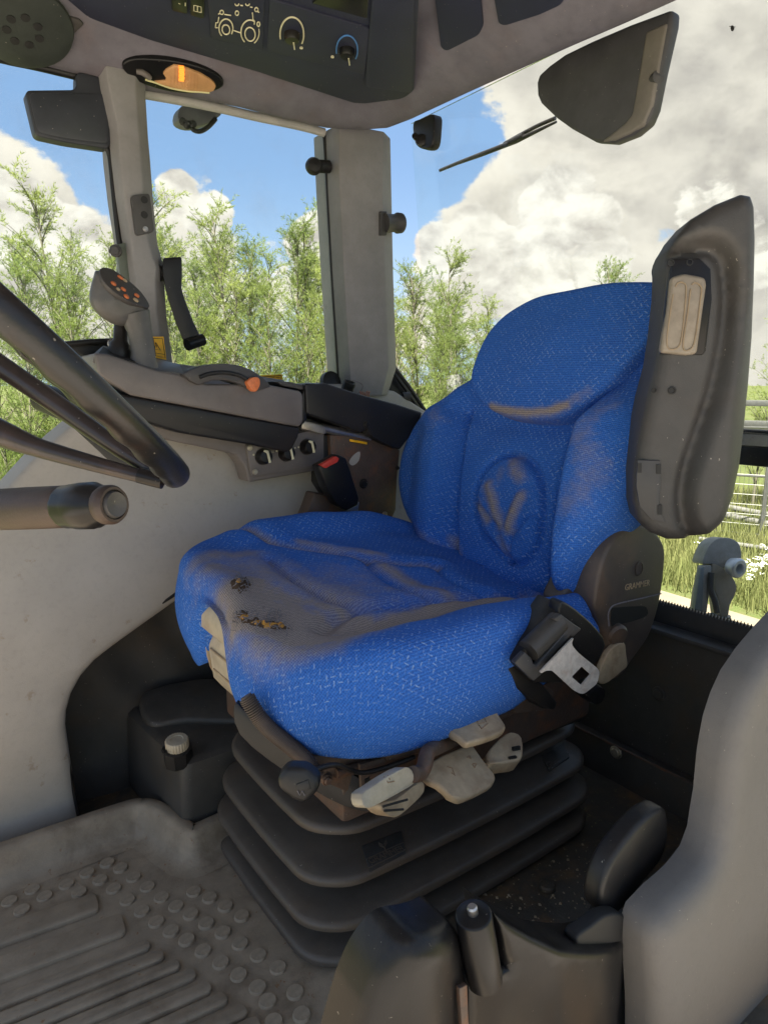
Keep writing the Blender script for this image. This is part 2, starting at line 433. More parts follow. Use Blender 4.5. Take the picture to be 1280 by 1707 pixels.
def glassmat(name, tint=(.96, .98, .97), gl=.055):
    m, nt, b = newmat(name); nt.nodes.remove(b)
    tr = nt.nodes.new('ShaderNodeBsdfTransparent'); tr.inputs[0].default_value = (*tint, 1)
    g = nt.nodes.new('ShaderNodeBsdfGlossy'); g.inputs['Roughness'].default_value = .02
    fr = nt.nodes.new('ShaderNodeLayerWeight'); fr.inputs['Blend'].default_value = .17
    tc = nt.nodes.new('ShaderNodeTexCoord')
    dust = _m(nt, 'MULTIPLY', _mr(nt, _noise(nt, tc.outputs['Object'], 5, 8, .7), .45, .8), .085)
    df = nt.nodes.new('ShaderNodeBsdfDiffuse'); df.inputs[0].default_value = (.7, .7, .66, 1)
    mx = nt.nodes.new('ShaderNodeMixShader'); f = _m(nt, 'MULTIPLY', fr.outputs['Fresnel'], .9)
    nt.links.new(f, mx.inputs[0]); nt.links.new(tr.outputs[0], mx.inputs[1]); nt.links.new(g.outputs[0], mx.inputs[2])
    mx2 = nt.nodes.new('ShaderNodeMixShader'); nt.links.new(dust, mx2.inputs[0]); nt.links.new(mx.outputs[0], mx2.inputs[1]); nt.links.new(df.outputs[0], mx2.inputs[2])
    nt.links.new(mx2.outputs[0], nt.nodes['Material Output'].inputs[0])
    return m
M_glass = glassmat('window_glass')
def fabricmat():
    """blue knitted seat cloth: rib knit, pale broken dashes laid zig-zag, brown grime where the 'grime' attribute says"""
    m, nt, b = newmat('blue_seat_cloth')
    uv = nt.nodes.new('ShaderNodeUVMap'); uv.uv_map = 'UVMap'
    mp = _n(nt, 'ShaderNodeMapping'); mp.inputs['Rotation'].default_value = (0, 0, R(45)); mp.inputs['Scale'].default_value = (92, 92, 1)
    nt.links.new(uv.outputs[0], mp.inputs['Vector'])
    wob = _n(nt, 'ShaderNodeTexNoise', i_Scale=30.0, i_Detail=2); nt.links.new(uv.outputs[0], wob.inputs['Vector'])
    off = _vm(nt, 'SCALE', _vm(nt, 'SUBTRACT', wob.outputs['Color'], (.5, .5, .5)).outputs[0]); off.inputs['Scale'].default_value = .9
    q = _vm(nt, 'ADD', mp.outputs[0], off.outputs[0]).outputs[0]
    sx = nt.nodes.new('ShaderNodeSeparateXYZ'); nt.links.new(q, sx.inputs[0]); X, Y = sx.outputs[0], sx.outputs[1]
    cx, cyy = _m(nt, 'FLOOR', X), _m(nt, 'FLOOR', Y)
    par = _m(nt, 'FLOORED_MODULO', _m(nt, 'ADD', cx, cyy), 2.0)
    lx = _m(nt, 'ABSOLUTE', _m(nt, 'SUBTRACT', _m(nt, 'FRACT', X), .5)); ly = _m(nt, 'ABSOLUTE', _m(nt, 'SUBTRACT', _m(nt, 'FRACT', Y), .5))
    def mixf(a, c): return _m(nt, 'ADD', _m(nt, 'MULTIPLY', a, _m(nt, 'SUBTRACT', 1.0, par)), _m(nt, 'MULTIPLY', c, par))
    A, B = mixf(lx, ly), mixf(ly, lx)
    dash = _m(nt, 'MULTIPLY', _mr(nt, A, .15, .06), _mr(nt, B, .44, .36))
    cb = nt.nodes.new('ShaderNodeCombineXYZ'); nt.links.new(cx, cb.inputs[0]); nt.links.new(cyy, cb.inputs[1])
    wnz = nt.nodes.new('ShaderNodeTexWhiteNoise'); wnz.noise_dimensions = '2D'; nt.links.new(cb.outputs[0], wnz.inputs['Vector'])
    dash = _m(nt, 'MULTIPLY', dash, _mr(nt, wnz.outputs['Value'], .05, .9, .05, 1.0, False))
    fib = _noise(nt, uv.outputs[0], 420, 3, .7); dash = _m(nt, 'MULTIPLY', dash, _mr(nt, fib, .36, .58))
    zone = _noise(nt, uv.outputs[0], 6, 3, .5); dash = _m(nt, 'MULTIPLY', dash, _mr(nt, zone, .30, .62, .35, 1.0))
    wv = _n(nt, 'ShaderNodeTexWave', wave_type='BANDS', bands_direction='Y', i_Scale=66.0, i_Distortion=3.5, i_Detail=2.0); wv.inputs['Detail Scale'].default_value = 3.0
    nt.links.new(uv.outputs[0], wv.inputs['Vector'])
    wv2 = _n(nt, 'ShaderNodeTexWave', wave_type='BANDS', bands_direction='X', i_Scale=90.0, i_Distortion=3.5, i_Detail=2.0)
    nt.links.new(uv.outputs[0], wv2.inputs['Vector'])
    knit = _m(nt, 'ADD', _m(nt, 'MULTIPLY', wv.outputs['Fac'], .6), _m(nt, 'MULTIPLY', wv2.outputs['Fac'], .4))
    spk = _noise(nt, uv.outputs[0], 900, 2, .7)
    base = _mix(nt, _m(nt, 'ADD', _m(nt, 'MULTIPLY', knit, .6), _m(nt, 'MULTIPLY', spk, .5)), (.011, .048, .27), (.060, .225, .74))
    base = _mix(nt, _mr(nt, _noise(nt, uv.outputs[0], 3.5, 3), .3, .75, 0, .25), base, (.02, .16, .62))
    base = _mix(nt, _m(nt, 'MULTIPLY', dash, .75), base, (.38, .52, .76))
    fl = _noise(nt, uv.outputs[0], 260, 2, .5); base = _mix(nt, _mr(nt, fl, .62, .74, 0, .5), base, (.30, .42, .72))
    dk = _noise(nt, uv.outputs[0], 330, 3, .6); base = _mix(nt, _mr(nt, dk, .46, .30, 0, .55), base, (.006, .02, .14))
    gr = nt.nodes.new('ShaderNodeAttribute'); gr.attribute_name = 'grime'
    gn = _noise(nt, uv.outputs[0], 34, 7, .7); gk = _m(nt, 'ADD', _m(nt, 'MULTIPLY', gn, 1.25), _m(nt, 'MULTIPLY', knit, .12))
    g = _mr(nt, _m(nt, 'ADD', gr.outputs['Fac'], _m(nt, 'MULTIPLY', _m(nt, 'SUBTRACT', gk, .66), .75)), .18, .95, 0, .95, False)
    gcol = _mix(nt, _m(nt, 'MULTIPLY', knit, 1.0), rgb(120, 108, 100), rgb(180, 165, 151))
    base = _mix(nt, g, base, gcol)
    nt.links.new(base, b.inputs['Base Color'])
    b.inputs['Roughness'].default_value = .95; b.inputs['Specular IOR Level'].default_value = .15
    b.inputs['Sheen Weight'].default_value = .05; b.inputs['Sheen Roughness'].default_value = .5; b.inputs['Sheen Tint'].default_value = (.5, .65, 1, 1)
    hh = _m(nt, 'ADD', _m(nt, 'MULTIPLY', knit, .7), _m(nt, 'ADD', _m(nt, 'MULTIPLY', spk, .5), _m(nt, 'MULTIPLY', dash, .4)))
    bp = _n(nt, 'ShaderNodeBump', i_Strength=.8, i_Distance=.002); nt.links.new(hh, bp.inputs['Height']); nt.links.new(bp.outputs[0], b.inputs['Normal'])
    return m
M_cloth = fabricmat()

def pad(name, out2, cen, f, hf, hb, r, mat, parent=None, nA=420, nR=110, grime=None, nS=16, bulge=.0, inset=.01, warp=None, **kw):
    """an upholstered pad: star-shaped outline round cen, height field hf on top, rounded rim, sides down to hb(angle)"""
    O = np.array([(p[0], p[1]) for p in out2], float) - np.array(cen)
    a = np.unwrap(np.arctan2(O[:, 1], O[:, 0])); rr = np.hypot(O[:, 0], O[:, 1])
    if a[-1] < a[0]: a, rr = a[::-1], rr[::-1]
    a = np.concatenate([a - 2 * np.pi, a, a + 2 * np.pi]); rr = np.tile(rr, 3)
    th = np.linspace(0, 2 * np.pi, nA, endpoint=False); base = a[len(O)]
    th = th + base
    Rr = np.interp(th, a, rr)
    k = 3; ker = np.ones(2 * k + 1) / (2 * k + 1)
    Rr = np.convolve(np.concatenate([Rr[-k:], Rr, Rr[:k]]), ker, 'valid')
    dx, dy = np.cos(th), np.sin(th)
    t = np.linspace(0, 1, nR); rho = 1 - (1 - t) ** 1.35
    U = np.concatenate([[cen[0]]] + [cen[0] + p * Rr * dx for p in rho[1:]])
    Vv = np.concatenate([[cen[1]]] + [cen[1] + p * Rr * dy for p in rho[1:]])
    e = np.concatenate([[Rr.min()]] + [(1 - p) * Rr for p in rho[1:]])
    H = hf(U, Vv); c = np.clip(r - e, 0, r); H = H - (r - np.sqrt(np.maximum(r * r - c * c, 0)))
    uvx, uvy = U.copy(), Vv.copy()
    he = H[-nA:]; hbv = np.array([hb(x) for x in th]) if callable(hb) else np.full(nA, hb)
    Us, Vs, Hs, ux, uy = [], [], [], [], []
    for i in range(1, nS + 1):
        s = i / nS; off = bulge * math.sin(math.pi * min(1, s * 1.05)) - inset * s ** 3
        Us.append(cen[0] + (Rr + off) * dx); Vs.append(cen[1] + (Rr + off) * dy); Hs.append(he + (hbv - he) * s)
        ux.append(0 * dx); uy.append(0 * dy)
    U = np.concatenate([U] + Us); Vv = np.concatenate([Vv] + Vs); H = np.concatenate([H] + Hs)
    uvx = np.concatenate([uvx] + ux); uvy = np.concatenate([uvy] + uy)
    rows = nR - 1 + nS      # cloth coordinates follow the surface outwards along each spoke
    u2, v2, h2 = (np.vstack([np.full((1, nA), arr[0]), arr[1:].reshape(rows, nA)]) for arr in (U, Vv, H))
    h2s = h2.copy(); k5 = np.ones(31) / 31
    for j_ in range(len(h2s)): h2s[j_] = np.convolve(np.concatenate([h2[j_][-15:], h2[j_], h2[j_][:15]]), k5, 'valid')
    seg = np.sqrt(np.diff(u2, axis=0) ** 2 + np.diff(v2, axis=0) ** 2 + np.diff(h2s, axis=0) ** 2); cum = np.cumsum(seg, 0)
    uvx = np.concatenate([[cen[0]], (cen[0] + cum * dx).ravel()]); uvy = np.concatenate([[cen[1]], (cen[1] + cum * dy).ravel()])
    if warp is not None: U, Vv, H = warp(U, Vv, H)
    verts = [f(x, y, z) for x, y, z in zip(U, Vv, H)]
    faces = [(0, 1 + i, 1 + (i + 1) % nA) for i in range(nA)]
    NR = nR - 1 + nS
    for j in range(NR - 1):
        b0 = 1 + j * nA; b1 = b0 + nA
        for i in range(nA):
            i2 = (i + 1) % nA; faces.append((b0 + i, b1 + i, b1 + i2, b0 + i2))
    last = 1 + (NR - 1) * nA
    verts.append(f(cen[0], cen[1], float(np.mean(hbv)) if not callable(hb) else float(hbv.max()) - .01)); faces += [(last + (i + 1) % nA, last + i, len(verts) - 1) for i in range(nA)]
    o = mk(name, verts, faces, mat, parent, 175, **kw)
    me = o.data
    uvx = np.append(uvx, cen[0]); uvy = np.append(uvy, cen[1])
    uvl = me.uv_layers.new(name='UVMap'); li = np.empty(len(me.loops), int); me.loops.foreach_get('vertex_index', li)
    uvl.data.foreach_set('uv', np.stack([uvx[li], uvy[li]], 1).ravel())
    at_ = me.attributes.new('grime', 'FLOAT', 'POINT')
    W = np.array([tuple(v) for v in verts])
    at_.data.foreach_set('value', grime(np.append(U, cen[0]), np.append(Vv, cen[1]), W).astype(float) if grime is not None else np.zeros(len(verts)))
    return o

# ================================================================== the cab shell (setting)
S = dict(kind='structure')
# floor pan under mat and seat
mk('floor', [(-1.1, .12, -.006), (1.36, .12, -.006), (1.36, 1.62, -.006), (-1.1, 1.62, -.006), (-1.1, .12, -.08), (1.36, .12, -.08), (1.36, 1.62, -.08), (-1.1, 1.62, -.08)],
   [(0, 1, 2, 3), (4, 5, 6, 7), (0, 1, 5, 4), (1, 2, 6, 5), (2, 3, 7, 6), (3, 0, 4, 7)], M_floor, None, 0, **S)
# outer roof skin, its unseen overhang shaped to block the sun
box('roof', (.17, .80, 1.755), (2.24, 1.92, .09), M_pill, bev=.03, **S)
# roof lining: rolled lower edge along the windows, higher inside
edge = [(-160, 55), (-60, 84), (0, 99), (60, 113), (120, 129), (180, 143), (240, 157), (330, 171), (400, 185), (470, 203), (540, 218), (600, 222), (650, 218),
        (690, 203), (720, 189), (790, 157), (860, 126), (960, 82), (1050, 44), (1140, 4), (1250, -48), (1330, -90)]
E3 = [(p.x, p.y) for p in pp(edge, z=1.575)]
lin_out = E3 + [(E3[-1][0] + .02, .0), (-.78, .0), (-.78, 1.60)]
lin_np = np.array(lin_out)
def lin_h(u, v):
    q = np.stack([u, v], 1); e = dist_lines(q, [(p[0], p[1]) for p in E3])
    return -.075 * sstep(e, .02, .22)
lining = sheet('ceiling_lining', lin_out, M_lining, lambda u, v, h: Vector((u, v, 1.575 - h)), None, lin_h, r=.022, depth=.13, sp=.03, smooth=70, **S)
T_lin = bvh(lining)

# right-hand side trim panel, arched over the recess
YW = 1.50
wall_px = [(-120, 935), (-60, 880), (0, 824), (50, 770), (95, 729), (140, 692), (200, 662), (300, 645), (420, 655), (520, 645), (720, 690), (735, 900), (600, 880),
           (500, 905), (430, 928), (390, 945), (340, 968), (300, 989), (240, 1028), (180, 1068), (150, 1090), (128, 1114), (112, 1142), (104, 1170), (103, 1195), (110, 1240), (120, 1300), (136, 1372), (60, 1388), (0, 1402), (-120, 1432)]
W2 = [(p.x, p.z) for p in pp(wall_px, y=YW)]
def wall_h(u, v):
    return .045 * sstep(v, .82, .45) - .06 * sstep(u, .30, .0) * 0 + .02 * np.sin(u * 5 + 1) - .05 * sstep(v, .30, .0) * .4
wall_right = sheet('side_wall_trim', W2, M_gray, lambda u, v, h: Vector((u, YW - h, v)), None, wall_h, r=.022, depth=.10, sp=.03, smooth=70, **S)
# black panel inside the recess
rec = pp([(60, 1120), (110, 1000), (300, 880), (620, 850), (640, 1200), (520, 1440), (330, 1425), (100, 1420)], y=1.57)
def rec_h(u, v): return .012 * np.sin(u * 17) * np.sin(v * 13) + .006 * np.sin(u * 41 + v * 23)
sheet('recess_panel', [(p.x, p.z) for p in rec], M_inner, lambda u, v, h: Vector((u, 1.565 - h, v)), None, rec_h, r=.01, depth=.04, sp=.03, smooth=70, **S)
tube('recess_trim_lip', curve(pp([(560, 868), (500, 896), (430, 922), (345, 962), (300, 986), (240, 1024), (185, 1061), (150, 1088), (122, 1116), (108, 1145), (102, 1172), (102, 1195), (109, 1240), (119, 1300), (135, 1374)], y=1.462), 4, False), .0045, M_black, n=8, **S)
# rear wall below the rear window
XR = 1.37
rw = slab('rear_wall', [(XR, .10, -.1), (XR, 1.62, -.1), (XR, 1.62, .395), (XR, .10, .395)], .05, M_inner, bev=.008, dirn=(1, 0, 0), **S)
slab('rear_wall_ledge', [(XR - .03, .10, -.1), (XR - .03, 1.60, -.1), (XR - .03, 1.60, .085), (XR - .03, .10, .085)], .04, M_inner, bev=.006, dirn=(1, 0, 0), **S)
tube('rear_wall_seam', [(XR - .03, .2, .088), (XR - .03, 1.5, .088)], .0035, M_rust, n=6, **S)
box('rear_window_sill', (XR + .012, .86, .398), (.05, 1.5, .012), M_dark, bev=.004, **S)
for q in ((1097, 1157), (1010, 1085)):
    p = at(*q, x=XR - .002); bolt('wall_bolt', p, (-1, 0, 0), .012, M_inner, rw)
p = at(1026, 1254, x=XR - .032); bolt('ledge_bolt', p, (-1, 0, 0), .011, M_zinc, rw)
# floor litter: a blind plug and dried mud crumbs
random.seed(4)
p = at(912, 1476, z=.0); lathe('floor_plug', [(.016, -.005), (.016, .001), (.013, .004), (.0, .0045)], p, (0, 0, 1), M_floor, label='round black plug set in the dirty floor beside the bellows', cat='plug')

V, F = [], []
for k in range(240):
    px, py = random.uniform(790, 1040), random.uniform(1400, 1570); p = at(px, py, z=.0); r_ = random.choice((.0012, .0015, .002, .0035)); b = len(V)
    V += [p + Vector((r_ * random.uniform(.6, 1.6), 0, -.006)), p + Vector((0, r_ * random.uniform(.6, 1.6), -.006)), p + Vector((-r_, 0, -.006)), p + Vector((0, -r_, -.006)), p + Vector((0, 0, -.006 + r_))]
    F += [(b, b + 1, b + 4), (b + 1, b + 2, b + 4), (b + 2, b + 3, b + 4), (b + 3, b, b + 4)]
mk('floor_grit', V, F, plas('dry_mud', (.30, .24, .16), .9, 300, .3), None, 0, kind='stuff', label='crumbs of dry mud and straw on the dirty floor', cat='grit')
for k, (x, y) in enumerate(((880, 1530), (892, 1526), (905, 1522), (925, 1500))):
    pass

def pillar(name, secs, mat, bev=.004, **kw):
    return loft(name, secs, mat, None, bev=bev, **kw)
# rear right-hand pillar between side window and rear window
def psec(l, m1, m2, r_, y0=1.60):
    a = at(*l, y=y0 + .06); b = at(*m1, y=y0 - .01); c = at(*m2, y=y0 - .03); dd = at(*r_, y=y0)
    z = b.z
    return [Vector((q.x, q.y, z)) for q in (a, b, c, dd)] + [Vector((dd.x, y0 + .12, z)), Vector((a.x, y0 + .12, z))]
pr = pillar('rear_pillar', [psec((541, 205), (566, 205), (640, 205), (651, 205)), psec((545, 300), (566, 300), (638, 300), (653, 300)), psec((553, 450), (573, 450), (642, 450), (656, 450)),
        psec((563, 612), (583, 612), (648, 612), (661, 612)), psec((566, 660), (586, 660), (636, 660), (646, 660))], M_pill, **S)
# front right-hand pillar with the swollen hinge boss
def asec(y, l, r_, dep=.0, y0=1.58):
    a = at(l, y, y0 + .02) if False else at(l, y, y=y0 + .02); a2 = at(l + 14, y, y=y0 - .015); b = at(r_ - 16, y, y=y0 - .02 - dep); c = at(r_, y, y=y0 + .01 - dep * .5)
    z = b.z
    return [Vector((q.x, q.y, z)) for q in (a, a2, b, c)] + [Vector((c.x, y0 + .09, z)), Vector((a.x, y0 + .09, z))]
pillar('front_pillar', [asec(95, 160, 243), asec(150, 168, 243), asec(215, 183, 247), asec(260, 186, 251), asec(330, 194, 256), asec(400, 205, 263), asec(425, 208, 270, .012), asec(445, 210, 277, .02), asec(470, 213, 275, .01), asec(520, 216, 278), asec(600, 222, 288), asec(640, 225, 291)], M_pill, **S)
# rubber seals along the window openings
tube('window_seal', curve(pp([(-60, 78), (0, 97), (60, 110), (118, 124), (150, 132)], y=1.62), 4, False), .009, M_black, n=8, **S)
tube('window_seal', curve(pp([(176, 244), (184, 262), (190, 320), (198, 395), (206, 440)], y=1.61), 4, False), .006, M_black, n=8, **S)
tube('window_seal', pp([(541, 222), (546, 300), (554, 450), (564, 610), (566, 640)], y=1.66), .006, M_black, n=8, **S)
# pale weather strip under the lining over the side window
tube('weather_strip', curve(pp([(238, 156), (300, 167), (360, 179), (430, 195), (500, 210), (540, 221)], y=1.63), 4, False), .011, plas('pale_seal', (.42, .41, .38), .7), n=8, **S)
# lower corner of the rear opening: black corner plate, slanted seal and grey ledge
slab('corner_plate', pp([(645, 612), (661, 618), (706, 682), (690, 700), (640, 690)], y=1.645), .03, M_black, bev=.004, **S)
tube('corner_seal', pp([(657, 612), (684, 648), (712, 690)], y=1.63), .006, M_rubber, n=8, **S)
tube('corner_seal', pp([(651, 616), (676, 650), (700, 686)], y=1.632), .004, M_black, n=8, **S)
slab('side_ledge', [at(470, 640, y=1.60), at(590, 640, y=1.60), at(660, 652, y=1.60), at(720, 690, y=1.60), at(720, 760, y=1.60), at(470, 760, y=1.60)], .10, M_gray, bev=.012, seg=3, **S)
slab('side_ledge', [at(120, 590, y=1.60), at(300, 606, y=1.60), at(480, 634, y=1.60), at(480, 740, y=1.60), at(120, 720, y=1.60)], .10, M_pill, bev=.012, seg=3, **S)
# glass
def pane(name, pts, **kw):
    return slab(name, pts, .005, M_glass, bev=0, smooth=0, **kw)
pane('side_window', [(.46, 1.665, .9), (1.12, 1.665, .9), (1.12, 1.665, 1.64), (.46, 1.665, 1.64)], **S)
pane('front_side_window', [(-.6, 1.665, .3), (.47, 1.665, .3), (.47, 1.665, 1.64), (-.6, 1.665, 1.64)], **S)
pane('rear_window', [(1.44, .10, .40), (1.44, 1.66, .40), (1.30, 1.66, 1.68), (1.30, .10, 1.68)], **S)
# black frit band and rubber along the bottom of the rear window
sl_ = slab('rear_window_seal', [(1.405, .10, .385), (1.405, 1.60, .385), (1.412, 1.60, .448), (1.412, .10, .448)], .02, M_rubber, bev=.003, dirn=(1, 0, 0), **S)
vv, ff = [], []
for i in range(190):
    y0 = .2 + i * .0072; b = len(vv)
    vv += [Vector((1.4135, y0, .447)), Vector((1.4135, y0 + .0046, .447)), Vector((1.4145, y0 + .0023, .456)), Vector((1.4175, y0, .447)), Vector((1.4175, y0 + .0046, .447)), Vector((1.418, y0 + .0023, .456))]
    ff += [(b, b + 1, b + 2), (b + 3, b + 5, b + 4), (b, b + 2, b + 5, b + 3), (b + 1, b + 4, b + 5, b + 2)]
mk('toothed_seal_edge', vv, ff, M_rubber, sl_, 0)
# bar across the rear-left opening
for nm, y0, y1, m, x in (('window_bar', 741, 773, M_black, 1.47), ('window_bar_strip', 720, 741, M_gray, 1.475), ('window_bar_lip', 713, 720, M_black, 1.47)):
    a, b = at(1205, y0, x=x), at(1205, y1, x=x); yl = at(1420, y0, x=x).y; yr = at(1200, y0, x=x).y
    box(nm, (x + .02, (yl + yr) / 2, (a.z + b.z) / 2), (.04, abs(yr - yl), abs(a.z - b.z) - .002), m, bev=.003, **S)

# near left-hand side trim (wheel-arch cover beside the door)
lp = [(1388, 968), (1356, 1003), (1330, 1032), (1305, 1062), (1280, 1095), (1255, 1135), (1238, 1175), (1225, 1215), (1213, 1270), (1202, 1335), (1186, 1400), (1172, 1432), (1146, 1465), (1114, 1500), (1088, 1535), (1079, 1562), (1077, 1590), (1080, 1720), (1086, 2150), (1700, 2150), (1700, 900)]
YL = .40
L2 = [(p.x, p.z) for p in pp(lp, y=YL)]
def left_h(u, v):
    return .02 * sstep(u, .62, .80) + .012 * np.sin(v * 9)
wall_left = sheet('left_wall_trim', L2, M_gray_shaded, lambda u, v, h: Vector((u, YL - h * .8, v)), None, left_h, r=.03, depth=.035, sp=.02, smooth=70, **S)
# black rubber lining showing behind its edge
slab('wall_edge_rubber', curve(pp([(1112, 1350), (1080, 1362), (1045, 1400), (1018, 1440), (1002, 1485), (1002, 1520), (1030, 1525), (1075, 1470), (1110, 1420)], y=.455), 3), .03, M_black, bev=.008, seg=3, **S)
slab('wall_edge_rubber', curve(pp([(960, 1568), (985, 1545), (1010, 1527), (1035, 1524), (1052, 1540), (1058, 1562), (1050, 1600), (980, 1610)], y=.435), 3), .02, M_ink, bev=.008, seg=3, **S)

# ================================================================== driver's seat
seat = empty('driver_seat', (.80, 1.02, 0), 'worn blue fabric driver seat on black suspension bellows', 'seat')
# ---- bellows
def rrect(x0, x1, y0, y1, r, z, n=10, sag=0.0, seg=8):
    pts = []
    for cx, cy_, a0 in ((x1 - r, y1 - r, 0), (x0 + r, y1 - r, 90), (x0 + r, y0 + r, 180), (x1 - r, y0 + r, 270)):
        for k in range(n + 1):
            a = R(a0 + 90 * k / n); pts.append((cx + r * math.cos(a), cy_ + r * math.sin(a)))
    out = []
    for i in range(len(pts)):
        a, b = Vector(pts[i]), Vector(pts[(i + 1) % len(pts)]); L = (b - a).length
        k = seg if L > .08 else 1
        for j in range(k): out.append(a + (b - a) * (j / k))
    cx, cy_ = (x0 + x1) / 2, (y0 + y1) / 2
    res = []
    for p in out:
        fx = max(0, 1 - ((p.x - cx) / ((x1 - x0) / 2)) ** 2); fy = max(0, 1 - ((p.y - cy_) / ((y1 - y0) / 2)) ** 2)
        s = max(fx if abs(p.y - cy_) > abs(p.x - cx) * (y1 - y0) / (x1 - x0) else 0, fy if abs(p.y - cy_) <= abs(p.x - cx) * (y1 - y0) / (x1 - x0) else 0)
        res.append(Vector((p.x, p.y, z - sag * s)))
    return res
BX0, BX1, BY0, BY1 = .465, 1.150, .805, 1.245
def fold(name, zc, grow, zlow, inn, last=False, up=.045):
    g = grow
    def ring(d_, z, sag=.012, r=.085): return rrect(BX0 - g + d_, BX1 + g - d_, BY0 - g + d_, BY1 + g - d_, max(.03, r - d_ * .3), z, sag=sag)
    rings = [ring(inn, zc + up * .8), ring(inn * .75, zc + up * .56), ring(inn * .5, zc + up * .38), ring(inn * .25, zc + up * .22 + .002), ring(.007, zc + .0080), ring(.002, zc + .0045), ring(0, zc), ring(.0006, zc - .007), ring(.0035, zc - .0095), ring(.018, zc - .0090),
             ring(inn * .85, zc - .0095), ring(inn * .98, zc - .012 - (zc - zlow) * .2), ring(inn, zlow)]
    return rings
rs = []
levels = [(.246, -.012, .195), (.168, .004, .128), (.098, .014, .058), (.030, .012, .0)]
for i, (z, g, zl) in enumerate(levels): rs += fold('f', z, g, zl, .105, up=.042 if i else .03)
bellows = loft('suspension_bellows', rs, M_bellow, seat, smooth=38)
T_bel = bvh(bellows)
# moulded plaques with the maker's name
def plaque(quad, txt, ico=True):
    P = [hit(T_bel, *q)[0] for q in quad]
    if any(p is None for p in P): return
    pl = slab('plaque', P, .004, M_rubber, bellows, bev=.0012, lift=.0035)
    n = normal_of(P); c = sum(P, Vector()) / 4; xd = (P[1] - P[0]).normalized()
    dn = (P[3] - P[0]); w = (P[1] - P[0]).length
    b0, b1 = P[3].lerp(P[0], .12), P[2].lerp(P[1], .12); t0, t1 = P[3].lerp(P[0], .46), P[2].lerp(P[1], .46)
    for a, b in ((b0, b1), (t0, t1)): tube('plaque_line', [a + n * .0036, b + n * .0036], .0008, M_bellow, pl, n=6)
    text('plaque_lettering', txt, (b0 + b1 + t0 + t1) / 4 + n * .0036, xd, n, w * .185, M_bellow, pl, .0008)
    if ico:
        yd = (P[0] - P[3]).normalized(); o_ = (P[0].lerp(P[3], .5) + P[1].lerp(P[2], .5)) / 2 + n * .0038
        for s in (-1, 1):
            for k in range(3):
                a = o_ + yd * (.004 + .003 * k) ; tube('plaque_leaf', [a + xd * s * .001, a + xd * s * .008 + yd * .007], .0007, M_bellow, pl, n=5)
        tube('plaque_leaf', [o_ - yd * .006, o_ + yd * .006], .0012, M_bellow, pl, n=5)
plaque([(603, 1412), (668, 1387), (676, 1424), (616, 1455)], 'GRAMMER')
plaque([(902, 1262), (938, 1240), (948, 1264), (914, 1288)], 'GRAMMER', False)

# ---- suspension frame under the cushion
fr = box('suspension_frame', (.80, 1.02, .335), (.60, .45, .11), M_rust, seat, bev=.01)
slab('frame_rail', pp([(520, 1262), (745, 1215), (860, 1150), (870, 1180), (760, 1262), (600, 1330), (530, 1300)], y=.795), .03, M_rust, seat, bev=.004)
slab('frame_bracket', pp([(850, 1105), (905, 1120), (985, 1160), (975, 1200), (870, 1240), (840, 1215), (835, 1150)], y=.80), .05, M_black, seat, bev=.006)
slab('frame_bracket', pp([(630, 1245), (672, 1236), (676, 1268), (640, 1280)], y=.775), .03, M_rust, seat, bev=.003)
slab('bellows_collar', curve(pp([(392, 1172), (420, 1195), (520, 1262), (605, 1300), (640, 1350), (575, 1345), (480, 1290), (400, 1225)], d=1.04), 3), .05, M_black, seat, bev=.006)
for q in ((545, 1300), (668, 1256), (612, 1290), (735, 1232), (690, 1240)):
    bolt('frame_bolt', at(*q, y=.792), (0, -1, 0), .006, M_rust, fr)
# springs, slotted plate and cables of the suspension
sprp = []
for k in range(90):
    t = k / 89; c = at(610, 1262, y=.80).lerp(at(735, 1222, y=.80), t); a = t * 2 * math.pi * 9; sprp.append(c + Vector((0, math.cos(a) * .012, math.sin(a) * .012)))
tube('spring', sprp, .0022, M_rust, seat, n=6)
slab('slotted_plate', pp([(600, 1275), (660, 1258), (664, 1290), (640, 1330), (604, 1338)], y=.775), .006, M_rust, seat, bev=.001)
slab('plate_slot', pp([(608, 1300), (616, 1296), (618, 1308), (610, 1312)], y=.7735), .003, M_ink, seat, bev=0)
slab('slotted_plate', pp([(640, 1238), (690, 1226), (694, 1256), (646, 1268)], y=.77), .006, M_rust, seat, bev=.001)
tube('cable', curve(pp([(520, 1285), (560, 1275), (600, 1288), (640, 1280), (690, 1262)], y=.765), 5, False), .004, M_black, seat, n=8)
tube('cross_bar', pp([(560, 1290), (700, 1246), (850, 1185)], y=.79), .008, M_rust, seat, n=10)
tube('cross_bar', pp([(700, 1200), (860, 1140), (950, 1120)], y=.80), .010, M_black, seat, n=10)
slab('frame_bracket', pp([(850, 1150), (905, 1140), (925, 1155), (905, 1185), (858, 1190)], y=.755), .012, M_rust, seat, bev=.002)
lathe('frame_hole', [(.007, -.002), (.007, .001), (0, .0012)], at(905, 1160, y=.754), (0, -1, 0), M_ink, seat, n=14)
